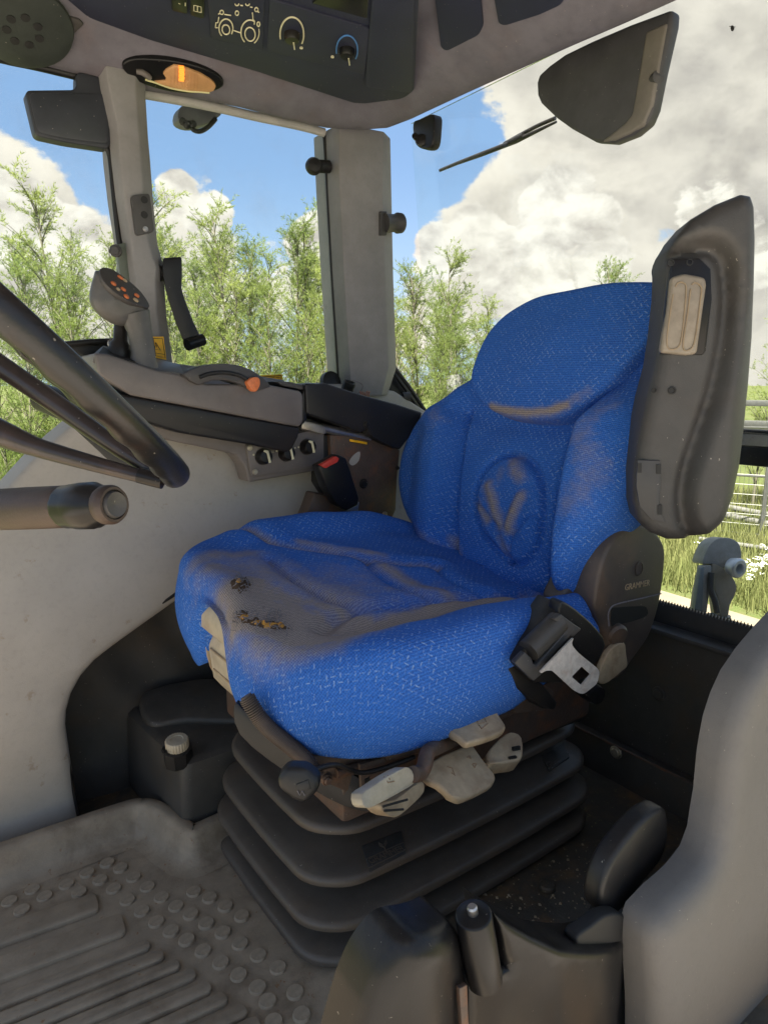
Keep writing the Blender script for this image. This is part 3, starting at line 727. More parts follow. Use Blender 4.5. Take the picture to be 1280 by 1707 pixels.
# ribbed cable hose and the black adjuster knob
hp = curve(pp([(410, 1160), (432, 1196), (452, 1218), (474, 1236), (496, 1254), (514, 1272), (528, 1296)], d=.985), 6, False)
hs = tube('cable_hose', hp, .0085, M_hose, seat, n=12)
for i in range(1, len(hp) - 1):
    for k in (0, .5):
        p = hp[i].lerp(hp[i + 1], k); tdir = (hp[i + 1] - hp[i]).normalized()
        lathe('hose_rib', [(.0085, -.0018), (.0122, -.0007), (.0122, .0007), (.0085, .0018)], p, tdir, M_hose, hs, n=12)
0 and tube('cable_hose', curve(pp([(396, 1140), (398, 1170), (410, 1195), (430, 1205), (470, 1240), (505, 1275), (545, 1295)], d=.985), 5, False), .009, M_black, seat, n=14)
kn = slab('adjuster_knob', pp([(462, 1296), (478, 1280), (510, 1282), (532, 1300), (532, 1318), (508, 1342), (488, 1334), (464, 1316)], d=.885), .035, M_black, seat, bev=.007, seg=3)
slab('knob_mark', pp([(494, 1308), (514, 1300), (518, 1316), (498, 1324)], d=.8835), .0015, M_black, kn, bev=.0004)
tube('knob_mark', pp([(496, 1318), (500, 1326), (504, 1318), (508, 1326)], d=.8825), .0008, M_thread, kn, n=6)

# ---- seat cushion
ZC = .535
cpx = dict(z=.56)
co = [(.412, .87), (.404, .95), (.420, 1.02), (.424, 1.10), (.410, 1.17), (.418, 1.24), (.452, 1.30), (.53, 1.335), (.65, 1.35), (.80, 1.35), (.95, 1.33), (1.07, 1.29), (1.13, 1.18), (1.14, 1.02), (1.12, .86), (1.06, .765), (.95, .735), (.80, .715), (.65, .708), (.53, .722), (.455, .775)]
cout = curve(co, 8)
def P2(lst, z=None):
    out = []
    for q in lst:
        zz_ = .56
        for _ in range(12): p = at(q[0], q[1], z=zz_); zz_ = .548 + .20 * min(.37, max(0, p.y - .86))
        out.append((p.x, p.y))
    return out
cr_right = P2([(400, 902), (450, 908), (510, 913), (560, 921), (600, 930), (667, 933), (730, 932)], .592)
cr_left = P2([(536, 1061), (560, 1036), (604, 1018), (672, 1010), (735, 1000), (813, 985), (880, 972)], .548)
cr_a = P2([(447, 934), (466, 955), (489, 974), (541, 999), (604, 1019)], .55)
cr_b = P2([(606, 930), (620, 946), (645, 964), (677, 983), (730, 1001)], .54)
cr_c = P2([(724, 933), (740, 948), (770, 968), (815, 985)], .535)
def seat_h(u, v):
    q = np.stack([u, v], 1)
    z = np.full(len(u), .548)
    z += .20 * np.clip(v - .86, 0, .37) * (1 - .25 * sstep(u, .9, 1.12)) + .042 * sstep(v, 1.225, 1.30) * sstep(u, .44, .66) * (1 - .6 * sstep(u, .88, 1.1))        # far bolster
    z += .040 * sstep(v, .88, .765) * sstep(u, .42, .56) * (1 - .15 * sstep(u, .95, 1.1))           # near bolster
    z += .014 * sstep(u, .60, .45)                                                              # front roll
    z -= .022 * sstep(u, .75, 1.05)
    z += .008 * sstep(u, .54, .42) * np.exp(-((v - 1.07) / .10) ** 2)
    for L, dp, w in ((cr_right, .012, .010), (cr_left, .011, .012), (cr_a, .010, .009), (cr_b, .009, .009), (cr_c, .007, .009)):
        dd = dist_lines(q, L); z -= dp * np.exp(-(dd / w) ** 2) ; z += .004 * np.exp(-((dd - .03) / .022) ** 2)
    z += .0022 * np.sin(u * 37 + v * 21) * np.sin(v * 33 - u * 9)
    z += .005 * np.exp(-(((u - .56) / .10) ** 2 + ((v - 1.06) / .09) ** 2)) - .006 * np.exp(-(((u - .84) / .12) ** 2 + ((v - 1.03) / .1) ** 2))
    return z
def seat_bottom(a):
    x, y = math.cos(a), math.sin(a)
    ang = math.degrees(math.atan2(y, -x))        # 0 = straight ahead, + towards the far side
    zb = .415
    zb += .05 * max(0, min(1, (abs(ang) - 95) / 50))
    zb += .045 * max(0, min(1, (ang - 14) / 30)) if ang > 0 else 0
    notch = math.exp(-(((ang - 7.0) / 11.5) ** 4))
    return zb + (.572 - zb) * notch
GR_SEAT = [(P2([(395, 1040), (440, 1062), (490, 1086), (560, 1090), (640, 1066), (720, 1036), (800, 1010), (900, 986)]), .026, 1.1), (P2([(430, 1075), (490, 1098), (560, 1102), (630, 1080)]), .03, .8), (P2([(395, 1020), (440, 1045), (490, 1072), (560, 1078), (640, 1050), (720, 1022), (800, 1004), (900, 985)], .59), .036, 1.15),
           (P2([(420, 985), (460, 1010), (500, 1035), (550, 1050)], .57), .055, .95), (P2([(335, 948), (370, 935), (420, 930)], .58), .03, .75),
           (P2([(430, 1000), (520, 1012), (585, 1030)], .56), .035, .9), (P2([(470, 1095), (560, 1095), (640, 1075)], .58), .03, .8),
           (P2([(500, 905), (560, 917), (640, 925)], .58), .014, .6), (P2([(640, 945), (690, 972), (760, 995)], .545), .026, .75), (P2([(360, 960), (440, 985)], .575), .04, .8),
           (P2([(640, 1000), (700, 1000), (760, 990)], .55), .03, .35), (P2([(400, 1000), (450, 1030), (520, 1055), (600, 1050)], .575), .05, 1.25), (P2([(420, 960), (500, 985), (560, 1000)], .57), .09, .72), (P2([(560, 960), (640, 985), (720, 990)], .555), .08, .40), (cr_right, .012, .7), (cr_a, .008, .6), (cr_left, .010, .6)]
def seat_grime(u, v, W):
    q = np.stack([u, v], 1); g = np.zeros(len(u))
    for L, w, a in GR_SEAT: g = np.maximum(g, a * np.exp(-(dist_lines(q, L) / w) ** 2))
    g *= .15 + .85 * sstep(W[:, 2], .455, .575)
    return g
cushion = pad('seat_cushion', cout, (.77, 1.02), lambda a, b, h: Vector((a, b, h)), seat_h, seat_bottom, .040, M_cloth, seat, nA=520, nR=130, grime=seat_grime, nS=26, bulge=.012, inset=.012)
T_cush = bvh(cushion)
# pale plastic seat pan showing in the front notch
pan = loft('seat_pan', [[Vector((x, y, z)) for x, z in ((.462, .576), (.438, .575), (.421, .566), (.414, .546), (.416, .522), (.430, .506), (.47, .51))] for y in (1.02, 1.05, 1.08, 1.10, 1.12, 1.135)], M_white, seat, smooth=50)
loft('seat_pan', [[Vector((x, y, z)) for x, z in ((.465, .51), (.436, .508), (.428, .48), (.434, .42), (.448, .40), (.48, .395), (.50, .50))] for y in (.95, .97, 1.0, 1.05, 1.10, 1.130)], M_white, seat, smooth=50)
tube('pan_rib', [(.4275, 1.0, .48), (.4275, 1.12, .48)], .0025, M_beige, pan, n=6)
tube('pan_rib', [(.432, 1.0, .44), (.432, 1.12, .44)], .0025, M_beige, pan, n=6)
slab('pan_end', curve([Vector((x, 1.137, z)) for x, z in ((.455, .572), (.432, .568), (.420, .550), (.424, .48), (.440, .42), (.475, .41), (.49, .52))], 3), .006, M_beige, pan, bev=.001, dirn=(0, 1, 0))
# holes worn through the cloth, foam showing
def blob(name, cx, cy_, rx, ry, mat, parent, lift=.002, n=26, hgt=.004, seed=0, rag=.28):
    rnd = random.Random(seed); ph = [rnd.uniform(0, 6.28) for _ in range(4)]
    V, F = [], []; rows = 5
    c, nn = hit(T_cush, cx, cy_, lift)
    for j in range(rows):
        s = (j + .001) / (rows - 1)
        for i in range(n):
            a = 6.283 * i / n; k = 1 + rag * (.5 * math.sin(2 * a + ph[0]) + .35 * math.sin(3 * a + ph[1]) + .3 * math.sin(7 * a + ph[2]))
            p, m_ = hit(T_cush, cx + rx * s * k * math.cos(a), cy_ + ry * s * k * math.sin(a), lift * (1 - s) + hgt * (1 - s ** 2) * (.6 + .4 * math.sin(5 * a + ph[3] + 4 * s)) - .0012 * s)
            V.append(p if p is not None else c)
    for j in range(rows - 1):
        for i in range(n): F.append((j * n + i, j * n + (i + 1) % n, (j + 1) * n + (i + 1) % n, (j + 1) * n + i))
    return mk(name, V, F, mat, parent, 175)
M_tear = plas('tear_edge', rgb(86, 66, 48), .95, 300, .6, rgb(44, 34, 30), .7, 120)
for i, (x, y, a, b) in enumerate(((406, 1028, 10, 9), (450, 1042, 22, 7), (428, 1038, 12, 6), (401, 975, 12, 13))):
    blob('torn_edge', x, y, a * 1.6, b * 1.55, M_tear, cushion, .0012, seed=i, hgt=.0015, rag=.5)
    if i != 3: blob('exposed_foam', x, y, a * .9, b * .85, M_foam, cushion, .002, seed=i + 9, hgt=.0025)
for i, (x, y, a, b) in enumerate(((440, 1040, 6, 4), (398, 970, 5, 5), (468, 1043, 7, 5))): blob('exposed_foam', x, y, a, b, M_foam, cushion, .0035, seed=i + 20, hgt=.004)
rnd = random.Random(7)
for i in range(90):
    if i < 64: x, y = rnd.uniform(392, 480), rnd.uniform(1020, 1056)
    else: x, y = rnd.uniform(388, 416), rnd.uniform(962, 990)
    pts = []; a = rnd.uniform(0, 6.28)
    for k in range(4):
        p, _ = hit(T_cush, x + k * 3.2 * math.cos(a + k * .5), y + k * 2.4 * math.sin(a + k * .5), .002 + .004 * math.sin(k * 1.05)); pts.append(p)
    if all(p is not None for p in pts): tube('frayed_thread', pts, .0006, M_thread, cushion, n=5)

# ---- backrest
BO = Vector((1.015, 0, .50)); BT = Vector((.245, 0, .66)).normalized(); BN = Vector((-BT.z, 0, BT.x))
def bp_(px, py, h=0.0):
    r = ray(px, py); o = BO + BN * h; k = (o - CP).dot(BN) / r.dot(BN); p = CP + r * k
    return (p.y, (p - BO).dot(BT))
def BP(lst, h=0.0): return [bp_(x, y, h) for x, y in lst]
bout = BP([(668, 840), (664, 800), (667, 765), (678, 728), (700, 690), (740, 655), (775, 622), (797, 585), (815, 553), (845, 522), (890, 498), (940, 484), (1000, 473), (1050, 468), (1100, 469), (1136, 484), (1146, 520), (1138, 570), (1122, 625), (1098, 680), (1085, 740), (1066, 800), (1042, 850), (1010, 895), (978, 945), (955, 990), (900, 990), (850, 985), (790, 960), (730, 925), (690, 885)], .02)
bcen = BP([(880, 740)], .02)[0]
kL = BP([(783, 690), (781, 720), (775, 780), (770, 850), (766, 930)])
kR = BP([(985, 690), (966, 722), (955, 770), (945, 830), (935, 900), (926, 985)])
kLn, kRn = np.array(sorted(kL, key=lambda p: p[1])), np.array(sorted(kR, key=lambda p: p[1]))
oval = curve(BP([(803, 850), (806, 815), (822, 783), (850, 763), (880, 765), (903, 785), (916, 825), (915, 870), (905, 915), (880, 942), (858, 938), (832, 915), (812, 888)]), 4)
stem = BP([(857, 938), (862, 905), (870, 890), (905, 860)]); stem2 = BP([(857, 938), (845, 905), (840, 880), (806, 838)])
pet = [(BP([(815, 845), (832, 870)]), .010), (BP([(830, 815), (845, 875)]), .011), (BP([(880, 835), (862, 880)]), .011), (BP([(868, 785), (885, 800)]), .012), (BP([(885, 900), (898, 870)]), .012)]
ybow = BP([(745, 672), (783, 690), (830, 705), (880, 712), (940, 708), (985, 690), (1030, 650)])
def back_h(u, v):
    q = np.stack([u, v], 1)
    lo = np.interp(v, kLn[:, 1], kLn[:, 0]); hi = np.interp(v, kRn[:, 1], kRn[:, 0])
    low = sstep(v, .52, .36)
    h = np.zeros(len(u)) + .012
    h += .050 * sstep(u - lo, -.002, .055) * low * (1 - .6 * sstep(u - lo, .07, .16))
    h += .075 * sstep(hi - u, -.002, .06) * low * (1 - .5 * sstep(hi - u, .08, .16))
    h += .012 * np.exp(-(((v - .20) / .16) ** 2)) 
    for L, dp, w in ((kL, .016, .008), (kR, .020, .010), (oval, .014, .007), (stem, .010, .006), (stem2, .010, .006)):
        dd = dist_lines(q, L, L is oval); h -= dp * np.exp(-(dd / w) ** 2)
    ins = inside([(p[0], p[1]) for p in oval], q); h += np.where(ins, .006 * sstep(dist_lines(q, oval, True), 0, .02), 0)
    for L, w in pet: h += .008 * np.exp(-(dist_lines(q, L) / w) ** 2)
    dd = dist_lines(q, ybow); h -= .012 * np.exp(-(dd / .03) ** 2)
    h += .0018 * np.sin(u * 41 + v * 17) * np.sin(v * 29)
    return h
GR_BACK = [(BP([(828, 816), (838, 850), (848, 880)]), .017, .80), (BP([(884, 834), (872, 858), (862, 886)]), .017, .80), (BP([(808, 842), (826, 872)]), .014, .72), (BP([(868, 776), (880, 800)]), .022, .62), (BP([(850, 790), (845, 810)]), .018, .35),
           (BP([(766, 905), (772, 930)]), .018, .6), (BP([(1010, 740), (1030, 800), (1000, 860)]), .035, .38), (BP([(748, 700), (756, 712)]), .025, .32), (BP([(1050, 690), (1010, 730)]), .03, .3), (BP([(700, 880), (760, 925)]), .02, .35), (BP([(845, 900), (852, 920)]), .016, .5)]
def back_grime(u, v, W):
    q = np.stack([u, v], 1); g = np.zeros(len(u))
    for L, w, a in GR_BACK: g = np.maximum(g, a * np.exp(-(dist_lines(q, L) / w) ** 2))
    return g
def bf(a, b, h): return BO + Vector((0, a, 0)) + BT * b + BN * h
back = pad('backrest', bout, bcen, bf, back_h, -.075, .045, M_cloth, seat, nA=520, nR=130, grime=back_grime, nS=14, bulge=.008, inset=.02)
# separate padded headrest panel
hout = curve(BP([(786, 645), (786, 618), (800, 578), (816, 552), (845, 522), (890, 498), (940, 485), (1000, 474), (1050, 469), (1100, 470), (1132, 486), (1138, 512), (1116, 540), (1060, 590), (1030, 625), (1000, 655), (970, 680), (930, 696), (880, 698), (835, 690), (802, 672)], .045), 4)
hcen = BP([(945, 580)], .045)[0]
def head_h(u, v): return .052 + .018 * np.exp(-(((u - hcen[0]) / .16) ** 2 + ((v - hcen[1]) / .12) ** 2)) + .0015 * np.sin(u * 37) * np.sin(v * 31)
def head_grime(u, v, W):
    q = np.stack([u, v], 1); g = .95 * np.exp(-(dist_lines(q, BP([(820, 680), (845, 686), (880, 690), (920, 688), (950, 678)], .045)) / .010) ** 2)
    return np.maximum(g, .35 * np.exp(-(dist_lines(q, BP([(950, 678), (985, 655)], .045)) / .012) ** 2)) + .06
pad('headrest_pad', hout, hcen, bf, head_h, -.03, .019, M_cloth, back, nA=360, nR=80, grime=head_grime, nS=8, bulge=.0, inset=.0)

# ---- armrest (folded up beside the backrest)
AO = Vector((1.05, .66, 0)); AN = Vector((-.70, -.714, 0)).normalized(); AX = Vector((-AN.y, AN.x, 0)); AX = -AX if AX.dot(Vector((1, 0, 0))) < 0 else AX
def ap(px, py, h=0.0):
    r = ray(px, py); o = AO + AN * h; k = (o - CP).dot(AN) / r.dot(AN); p = CP + r * k
    return ((p - AO).dot(AX), p.z)
def af(a, b, h): return AO + AX * a + Vector((0, 0, 1)) * b + AN * h
arm_px = [(1112, 438), (1116, 415), (1128, 392), (1150, 366), (1190, 342), (1232, 325), (1248, 328), (1257, 345), (1263, 400), (1264, 470), (1262, 560), (1256, 640), (1248, 720), (1240, 780), (1228, 828), (1208, 866), (1180, 889), (1145, 902), (1115, 902), (1085, 890), (1064, 868), (1055, 838), (1056, 790), (1064, 740), (1080, 660), (1094, 610), (1102, 560), (1110, 490)]
ao = [ap(*p) for p in arm_px]
grv = curve([ap(*p) for p in [(1112, 432), (1150, 420), (1180, 418), (1196, 432), (1204, 460), (1206, 510), (1198, 580), (1180, 660), (1156, 730), (1140, 780), (1132, 830), (1138, 870), (1150, 895)]], 4, False)
grl = curve([ap(*p) for p in [(1112, 425), (1170, 412), (1196, 424), (1210, 455), (1213, 510), (1205, 590), (1186, 670), (1163, 735), (1148, 785), (1140, 830), (1146, 880)]], 4, False)
def arm_h(u, v):
    q = np.stack([u, v], 1); dd = dist_lines(q, grv)
    gx = np.array([(p[0], p[1]) for p in sorted(grv, key=lambda p: p[1])]); gu = np.interp(v, gx[:, 1], gx[:, 0])
    padside = (u > gu) | (v > ap(1112, 428)[1])
    h = np.where(padside, .022 * sstep(dd, 0, .03), .004)
    h -= .010 * np.exp(-(dd / .009) ** 2)
    h -= .030 * sstep(u, ap(1215, 600)[0], ap(1262, 600)[0])
    return h
arm = empty('armrest', at(1110, 900, y=.70), 'black padded armrest folded upright', None); arm.parent = seat; arm.matrix_parent_inverse = parent_matrix(seat).inverted()
abody = sheet('armrest_body', ao, M_arm, af, arm, arm_h, r=.022, depth=.085, sp=.007, smooth=80)
slab('knob_recess', [af(*ap(x, y, .006), .006) for x, y in ((1122, 432), (1165, 430), (1184, 448), (1186, 500), (1176, 585), (1170, 592), (1100, 590), (1106, 545), (1114, 470))], .012, M_blackgl, arm, bev=.002)
# ribbed height wheel
kpx = [(1118, 462), (1140, 455), (1176, 462), (1178, 475), (1170, 530), (1162, 590), (1145, 592), (1100, 588), (1104, 560), (1112, 520)]
wheel = slab('adjuster_wheel', [af(*ap(x, y, .016), .016) for x, y in kpx], .02, plas('grey_beige_plastic', rgb(142, 132, 118), .5, 500, .2, rgb(104, 90, 74), .5, 22.0), arm, bev=.006, seg=3)
for c in ([(1125, 478), (1140, 472), (1143, 490), (1136, 560), (1128, 580), (1112, 578), (1114, 540)], [(1153, 474), (1168, 478), (1167, 500), (1158, 565), (1150, 582), (1138, 578), (1146, 520)]):
    tube('finger_groove', curve([af(*ap(x, y, .0168), .0168) for x, y in c], 4), .0012, plas('groove', rgb(150, 132, 108), .55), wheel, n=6)
for q, s in (((1149, 437), .005), ((1118, 438), .005), ((1120, 651), .006), ((1089, 651), .004)):
    p = af(*ap(*q, .0065), .0065); lathe('screw_hole', [(.0065 * s / .006, -.003), (.0065 * s / .006, .0006), (.0045 * s / .006, .0008), (.004 * s / .006, -.001)], p, AN, M_ink, arm, n=16)
slab('end_cap', [af(*ap(x, y, .008), .008) for x, y in ((1062, 767), (1100, 768), (1101, 800), (1098, 850), (1110, 872), (1085, 866), (1066, 845), (1060, 810))], .006, M_dark, arm, bev=.001)
for q in ((1098, 782), (1100, 850), (1066, 780)):
    slab('clip_slot', [af(*ap(q[0] + a, q[1] + b, .0095), .0095) for a, b in ((-4, -8), (3, -8), (3, 8), (-4, 8))], .003, M_ink, arm, bev=0)
# arm stem into the hinge
slab('armrest_stem', [Vector((x, .745, z)) for x, z in ((1.10, .60), (1.16, .62), (1.25, .80), (1.20, .84))], .05, M_brown, arm, bev=.006, dirn=(0, 1, 0))

# ---- hinge cover of the backrest with the maker's name
hz = lambda l: zz(l, 2.56, 780, 860)
HY = .735
hc_px = hz([(640, 75), (690, 42), (750, 40), (800, 68), (832, 110), (843, 160), (838, 240), (826, 330), (805, 420), (770, 520), (700, 620), (660, 680), (610, 700), (585, 640), (598, 560), (560, 450), (540, 390), (545, 330), (560, 250), (590, 150)])
hcov = slab('hinge_cover', curve(pp(hc_px, y=HY), 3), .075, M_brown, seat, bev=.008, seg=3, dirn=(0, 1, 0))
slab('hinge_core', curve(pp(hz([(640, 40), (720, 40), (800, 140), (790, 330), (700, 560), (560, 640), (430, 420), (400, 360), (470, 230)]), y=HY + .05), 3), .05, M_brown, hcov, bev=.015, seg=3, dirn=(0, 1, 0))
p0 = at(*hz([(727, 225)])[0], y=HY); lathe('emblem', [(.015, -.002), (.015, .002), (.0125, .0025), (.0125, .0005), (.0, .0005)], p0, (0, -1, 0), M_brown, hcov, n=28, sy=.85)
text('maker_lettering', 'GRAMMER', at(*hz([(722, 296)])[0], y=HY - .0008), at(*hz([(780, 284)])[0], y=HY) - at(*hz([(664, 308)])[0], y=HY), (0, -1, 0), .0175, M_beige, hcov, .0004)
tube('cover_seam', curve(pp(hz([(600, 470), (597, 420), (612, 388), (650, 372), (740, 352), (822, 332)]), y=HY - .0005), 5, False), .0014, M_thread, hcov, n=6)
slab('cover_slot', curve(pp(hz([(612, 400), (640, 390), (740, 385), (762, 395), (762, 425), (700, 450), (640, 462), (612, 470)]), y=HY - .001), 3), .004, M_ink, hcov, bev=0, dirn=(0, 1, 0))
lathe('recline_shaft', [(.020, -.02), (.022, .004), (.018, .010), (.0, .011)], at(*hz([(632, 505)])[0], y=HY - .002), (-.3, -1, -.2), M_brown, hcov, n=24)
slab('recline_lever', curve(pp(hz([(664, 540), (675, 590), (680, 640), (655, 665), (600, 710), (568, 718), (556, 690), (600, 580)]), y=HY - .012), 3), .012, M_beige, seat, bev=.004, seg=3, dirn=(0, 1, 0))

# ---- belt retractor with the steel tongue
kz = lambda l: zz(l, 5.333, 840, 980)
ret = empty('belt_retractor', at(930, 1080, y=.72), None, None); ret.parent = seat; ret.matrix_parent_inverse = parent_matrix(seat).inverted()
rp = pp(kz([(500, 130), (580, 150), (720, 260), (830, 370), (905, 510), (800, 690), (650, 700), (500, 640), (480, 300)]), y=.682)
slab('retractor_guard', curve(rp, 2), .03, M_black, ret, bev=.004, dirn=(0.25, 1, 0))
slab('retractor_body', pp(kz([(500, 135), (690, 360), (700, 560), (520, 850), (270, 850), (100, 690), (90, 650), (180, 540), (400, 280)]), y=.69), .06, M_black, ret, bev=.006, dirn=(0.2, 1, 0))
slab('retractor_frame', pp(kz([(505, 235), (640, 335), (690, 365), (620, 435), (590, 425), (320, 730), (335, 770), (262, 830), (95, 670), (185, 575), (245, 625), (260, 680), (290, 690), (550, 390), (540, 360), (440, 280)]), y=.672), .012, M_dark, ret, bev=.002, dirn=(0.2, 1, 0))
a, b = at(*kz([(215, 560)])[0], y=.685), at(*kz([(480, 300)])[0], y=.685); tube('belt_roll', [a, b], .019, M_rubber, ret, n=18)
slab('lower_bracket', pp(kz([(20, 720), (110, 690), (350, 860), (480, 1020), (450, 1090), (360, 1080), (130, 900)]), y=.70), .04, M_black, ret, bev=.004)
lathe('retractor_cap', [(.0, .012), (.016, .010), (.018, .0), (.018, -.03)], at(*kz([(800, 940)])[0], y=.70), (-.2, -1, 0), M_blackgl, ret, n=24)
def tongue(outl, hole, th, mat, parent, y):
    O = [at(*p, y=y) for p in outl]; H = [at(*p, y=y) for p in hole]
    pts = [Vector((p.x, p.z)) for p in O + H]; n0, n1 = len(O), len(H)
    es = [(i, (i + 1) % n0) for i in range(n0)] + [(n0 + i, n0 + (i + 1) % n1) for i in range(n1)]
    v2, e2, f2, *_ = delaunay_2d_cdt(pts, es, [], 1, 1e-6)
    hp_ = [(p.x, p.z) for p in H]; V, F = [], []
    sel = [f_ for f_ in f2 if not inside(hp_, np.array([[sum(v2[i].x for i in f_) / 3, sum(v2[i].y for i in f_) / 3]]))[0]]
    n_ = len(v2)
    for off in (0, th): V += [Vector((p.x, y + off, p.y)) for p in v2]
    for f_ in sel: F += [tuple(f_), tuple(i + n_ for i in reversed(f_))]
    cnt = {}
    for f_ in sel:
        for i in range(3): k = (min(f_[i], f_[i - 1]), max(f_[i], f_[i - 1])); cnt[k] = cnt.get(k, 0) + 1
    for (i, j), c in cnt.items():
        if c == 1: F.append((i, j, j + n_, i + n_))
    return mk('belt_tongue', V, F, mat, parent, 30)
def rnd2(pts, r, n=4):
    out = []
    for i in range(len(pts)):
        a, b, c = Vector(pts[i - 1]), Vector(pts[i]), Vector(pts[(i + 1) % len(pts)])
        d1, d2 = (a - b), (c - b); k = min(r, d1.length * .45, d2.length * .45); p, q = b + d1.normalized() * k, b + d2.normalized() * k
        for j in range(n + 1): t = j / n; out.append(tuple(p * (1 - t) ** 2 + b * 2 * t * (1 - t) + q * t * t))
    return out
tg = rnd2(kz([(622, 436), (596, 500), (660, 580), (850, 730), (830, 850), (700, 950), (630, 920), (430, 735), (375, 735), (330, 760), (322, 745)]), 8)
th_ = rnd2(kz([(690, 698), (772, 770), (688, 868), (600, 790)]), 2.5)
M_tong = plas('bright_plated_steel', (.78, .75, .72), .38, 300, .08, rgb(170, 130, 100), .35, 40, metal=.55)
tongue(tg, th_, .003, M_tong, ret, .655)

# ---- control levers on the seat's near side
def lever(name, quad, ys, th, mat, bev=.006, sub=2):
    pts = [at(px, py, y=y) for (px, py), y in zip(quad, ys)]
    return slab(name, curve(pts, sub) if sub > 1 else pts, th, mat, seat, bev=bev, seg=3)
lz = lambda l: zz(l, 4.267, 590, 1150)
pa = lever('paddle_lever', lz([(635, 240), (650, 200), (800, 130), (975, 70), (995, 125), (1075, 240), (1070, 285), (1000, 325), (830, 375), (790, 365), (700, 290)]), [.735, .74, .74, .74, .735, .70, .69, .685, .68, .685, .71], .014, M_beige, .005, 2)
pb = lever('paddle_lever', lz([(505, 610), (560, 500), (700, 430), (840, 385), (865, 430), (1000, 590), (1000, 650), (960, 695), (800, 770), (740, 775), (690, 740), (600, 670)]), [.71, .73, .735, .735, .73, .69, .68, .675, .665, .665, .67, .69], .015, M_beige, .006, 2)
pc = lever('adjuster_tab', lz([(945, 450), (1000, 380), (1080, 310), (1140, 300), (1195, 340), (1198, 470), (1150, 510), (980, 520), (948, 495)]), [.72, .73, .735, .73, .72, .70, .695, .695, .71], .03, M_beige, .005, 2)
for s in ([(1130, 410), (1180, 400), (1180, 425), (1130, 435)], [(1105, 480), (1155, 470), (1155, 495), (1105, 500)]):
    slab('tab_slot', [at(*q, y=.700) for q in lz(s)], .004, M_ink, pc, bev=0, lift=.001)
pd = lever('lever_handle', lz([(60, 740), (130, 690), (250, 610), (370, 550), (410, 570), (440, 620), (438, 655), (380, 700), (180, 810), (110, 842), (70, 820)]), [.665, .67, .675, .68, .685, .68, .68, .672, .66, .655, .655], .022, M_white, .008, 2)
pe = lever('adjuster_wheel', lz([(200, 800), (300, 780), (420, 690), (480, 650), (502, 670), (500, 730), (440, 800), (330, 895), (270, 905), (205, 860)]), [.675, .68, .69, .70, .70, .695, .685, .675, .67, .67], .03, M_beige, .005, 2)
for k, (a, b) in enumerate((((205, 830), (380, 780)), ((215, 860), (350, 850)))):
    tube('wheel_slit', [at(*q, y=.668) for q in lz([a, b])], .0018, M_ink, pe, n=6)
tube('lever_rod', curve([at(*q, y=y) for q, y in zip(lz([(420, 600), (470, 590), (500, 540), (515, 470), (540, 430), (640, 385), (760, 330)]), (.68, .685, .69, .70, .71, .74, .79))], 5, False), .0115, M_rust, seat, n=14)
# embossed symbols on the paddles
def emboss(par, y, lines, mat, zf=lz, r=.0009):
    T = bvh(par)
    for l in lines:
        P = hits(T, zf(l), .0006)
        if len(P) > 1: tube('embossed_symbol', P, r, mat, par, n=5)
M_emb = plas('embossed_edge', rgb(150, 122, 94), .6, 300, 0)
emboss(pa, .7, [[(835, 200), (860, 180), (880, 240), (925, 235)], [(870, 185), (920, 190), (940, 230)], [(885, 250), (905, 280), (950, 240)]], M_emb)
emboss(pb, .69, [[(660, 545), (700, 560)], [(690, 590), (715, 610), (700, 570)], [(800, 480), (820, 470), (830, 490), (800, 480)], [(840, 530), (855, 555), (870, 530), (845, 525)]], M_emb)
emboss(pd, .67, [[(215, 620), (240, 660), (285, 650)], [(240, 610), (255, 640)]], M_emb)

# ---- belt buckle on the far side
bz = lambda l: zz(l, 3.5556, 360, 620)
bk = empty('belt_buckle', at(575, 800, y=1.36), None, None); bk.parent = seat; bk.matrix_parent_inverse = parent_matrix(seat).inverted()
bk_front = pp(bz([(608, 558), (730, 490), (775, 512), (850, 745), (845, 790), (780, 825), (720, 790), (660, 700)]), y=1.345)
slab('buckle_body', bk_front, .035, M_blackgl, bk, bev=.005, seg=3)
slab('release_button', pp(bz([(622, 553), (712, 500), (732, 512), (722, 535), (652, 572)]), y=1.338), .016, M_red, bk, bev=.002)
slab('buckle_strap', pp(bz([(770, 810), (850, 770), (840, 850), (800, 860)]), y=1.37), .01, M_steel, bk, bev=.001)

# ================================================================== floor mat
fm = empty('floor_mat', (.1, .9, 0), 'brown-grey rubber floor mat with raised round studs and long ribs', 'mat')
matb = sheet('mat_sheet', [(-1.05, .22), (.60, .22), (.60, .80), (.50, .86), (.50, 1.215), (.392, 1.215), (.352, 1.37), (-1.05, 1.395)], M_mat, lambda u, v, h: Vector((u, v, .004 + h)), fm,
             lambda u, v: .0012 * np.sin(u * 19 + v * 7) * np.sin(v * 23), r=.004, depth=.008, sp=.04, smooth=60)
path = curve([(-1.05, 1.376), (-.3, 1.362), (.1, 1.356), (.30, 1.352), (.335, 1.345), (.352, 1.32), (.372, 1.24), (.384, 1.205), (.405, 1.190), (.44, 1.192), (.53, 1.20)], 8, False)
prof = [(-.035, .0045), (-.018, .006), (-.006, .011), (.002, .022), (.010, .055), (.015, .066), (.022, .070), (.040, .070), (.046, .064), (.046, .0)]
V, F = [], []
for i, p in enumerate(path):
    t = (path[min(i + 1, len(path) - 1)] - path[max(i - 1, 0)]).normalized(); nn = Vector((-t.y, t.x)) 
    for o_, z in prof: V.append(Vector((p.x + nn.x * o_, p.y + nn.y * o_, z)))
m_ = len(prof)
for i in range(len(path) - 1):
    for k in range(m_ - 1): F.append((i * m_ + k, i * m_ + k + 1, (i + 1) * m_ + k + 1, (i + 1) * m_ + k))
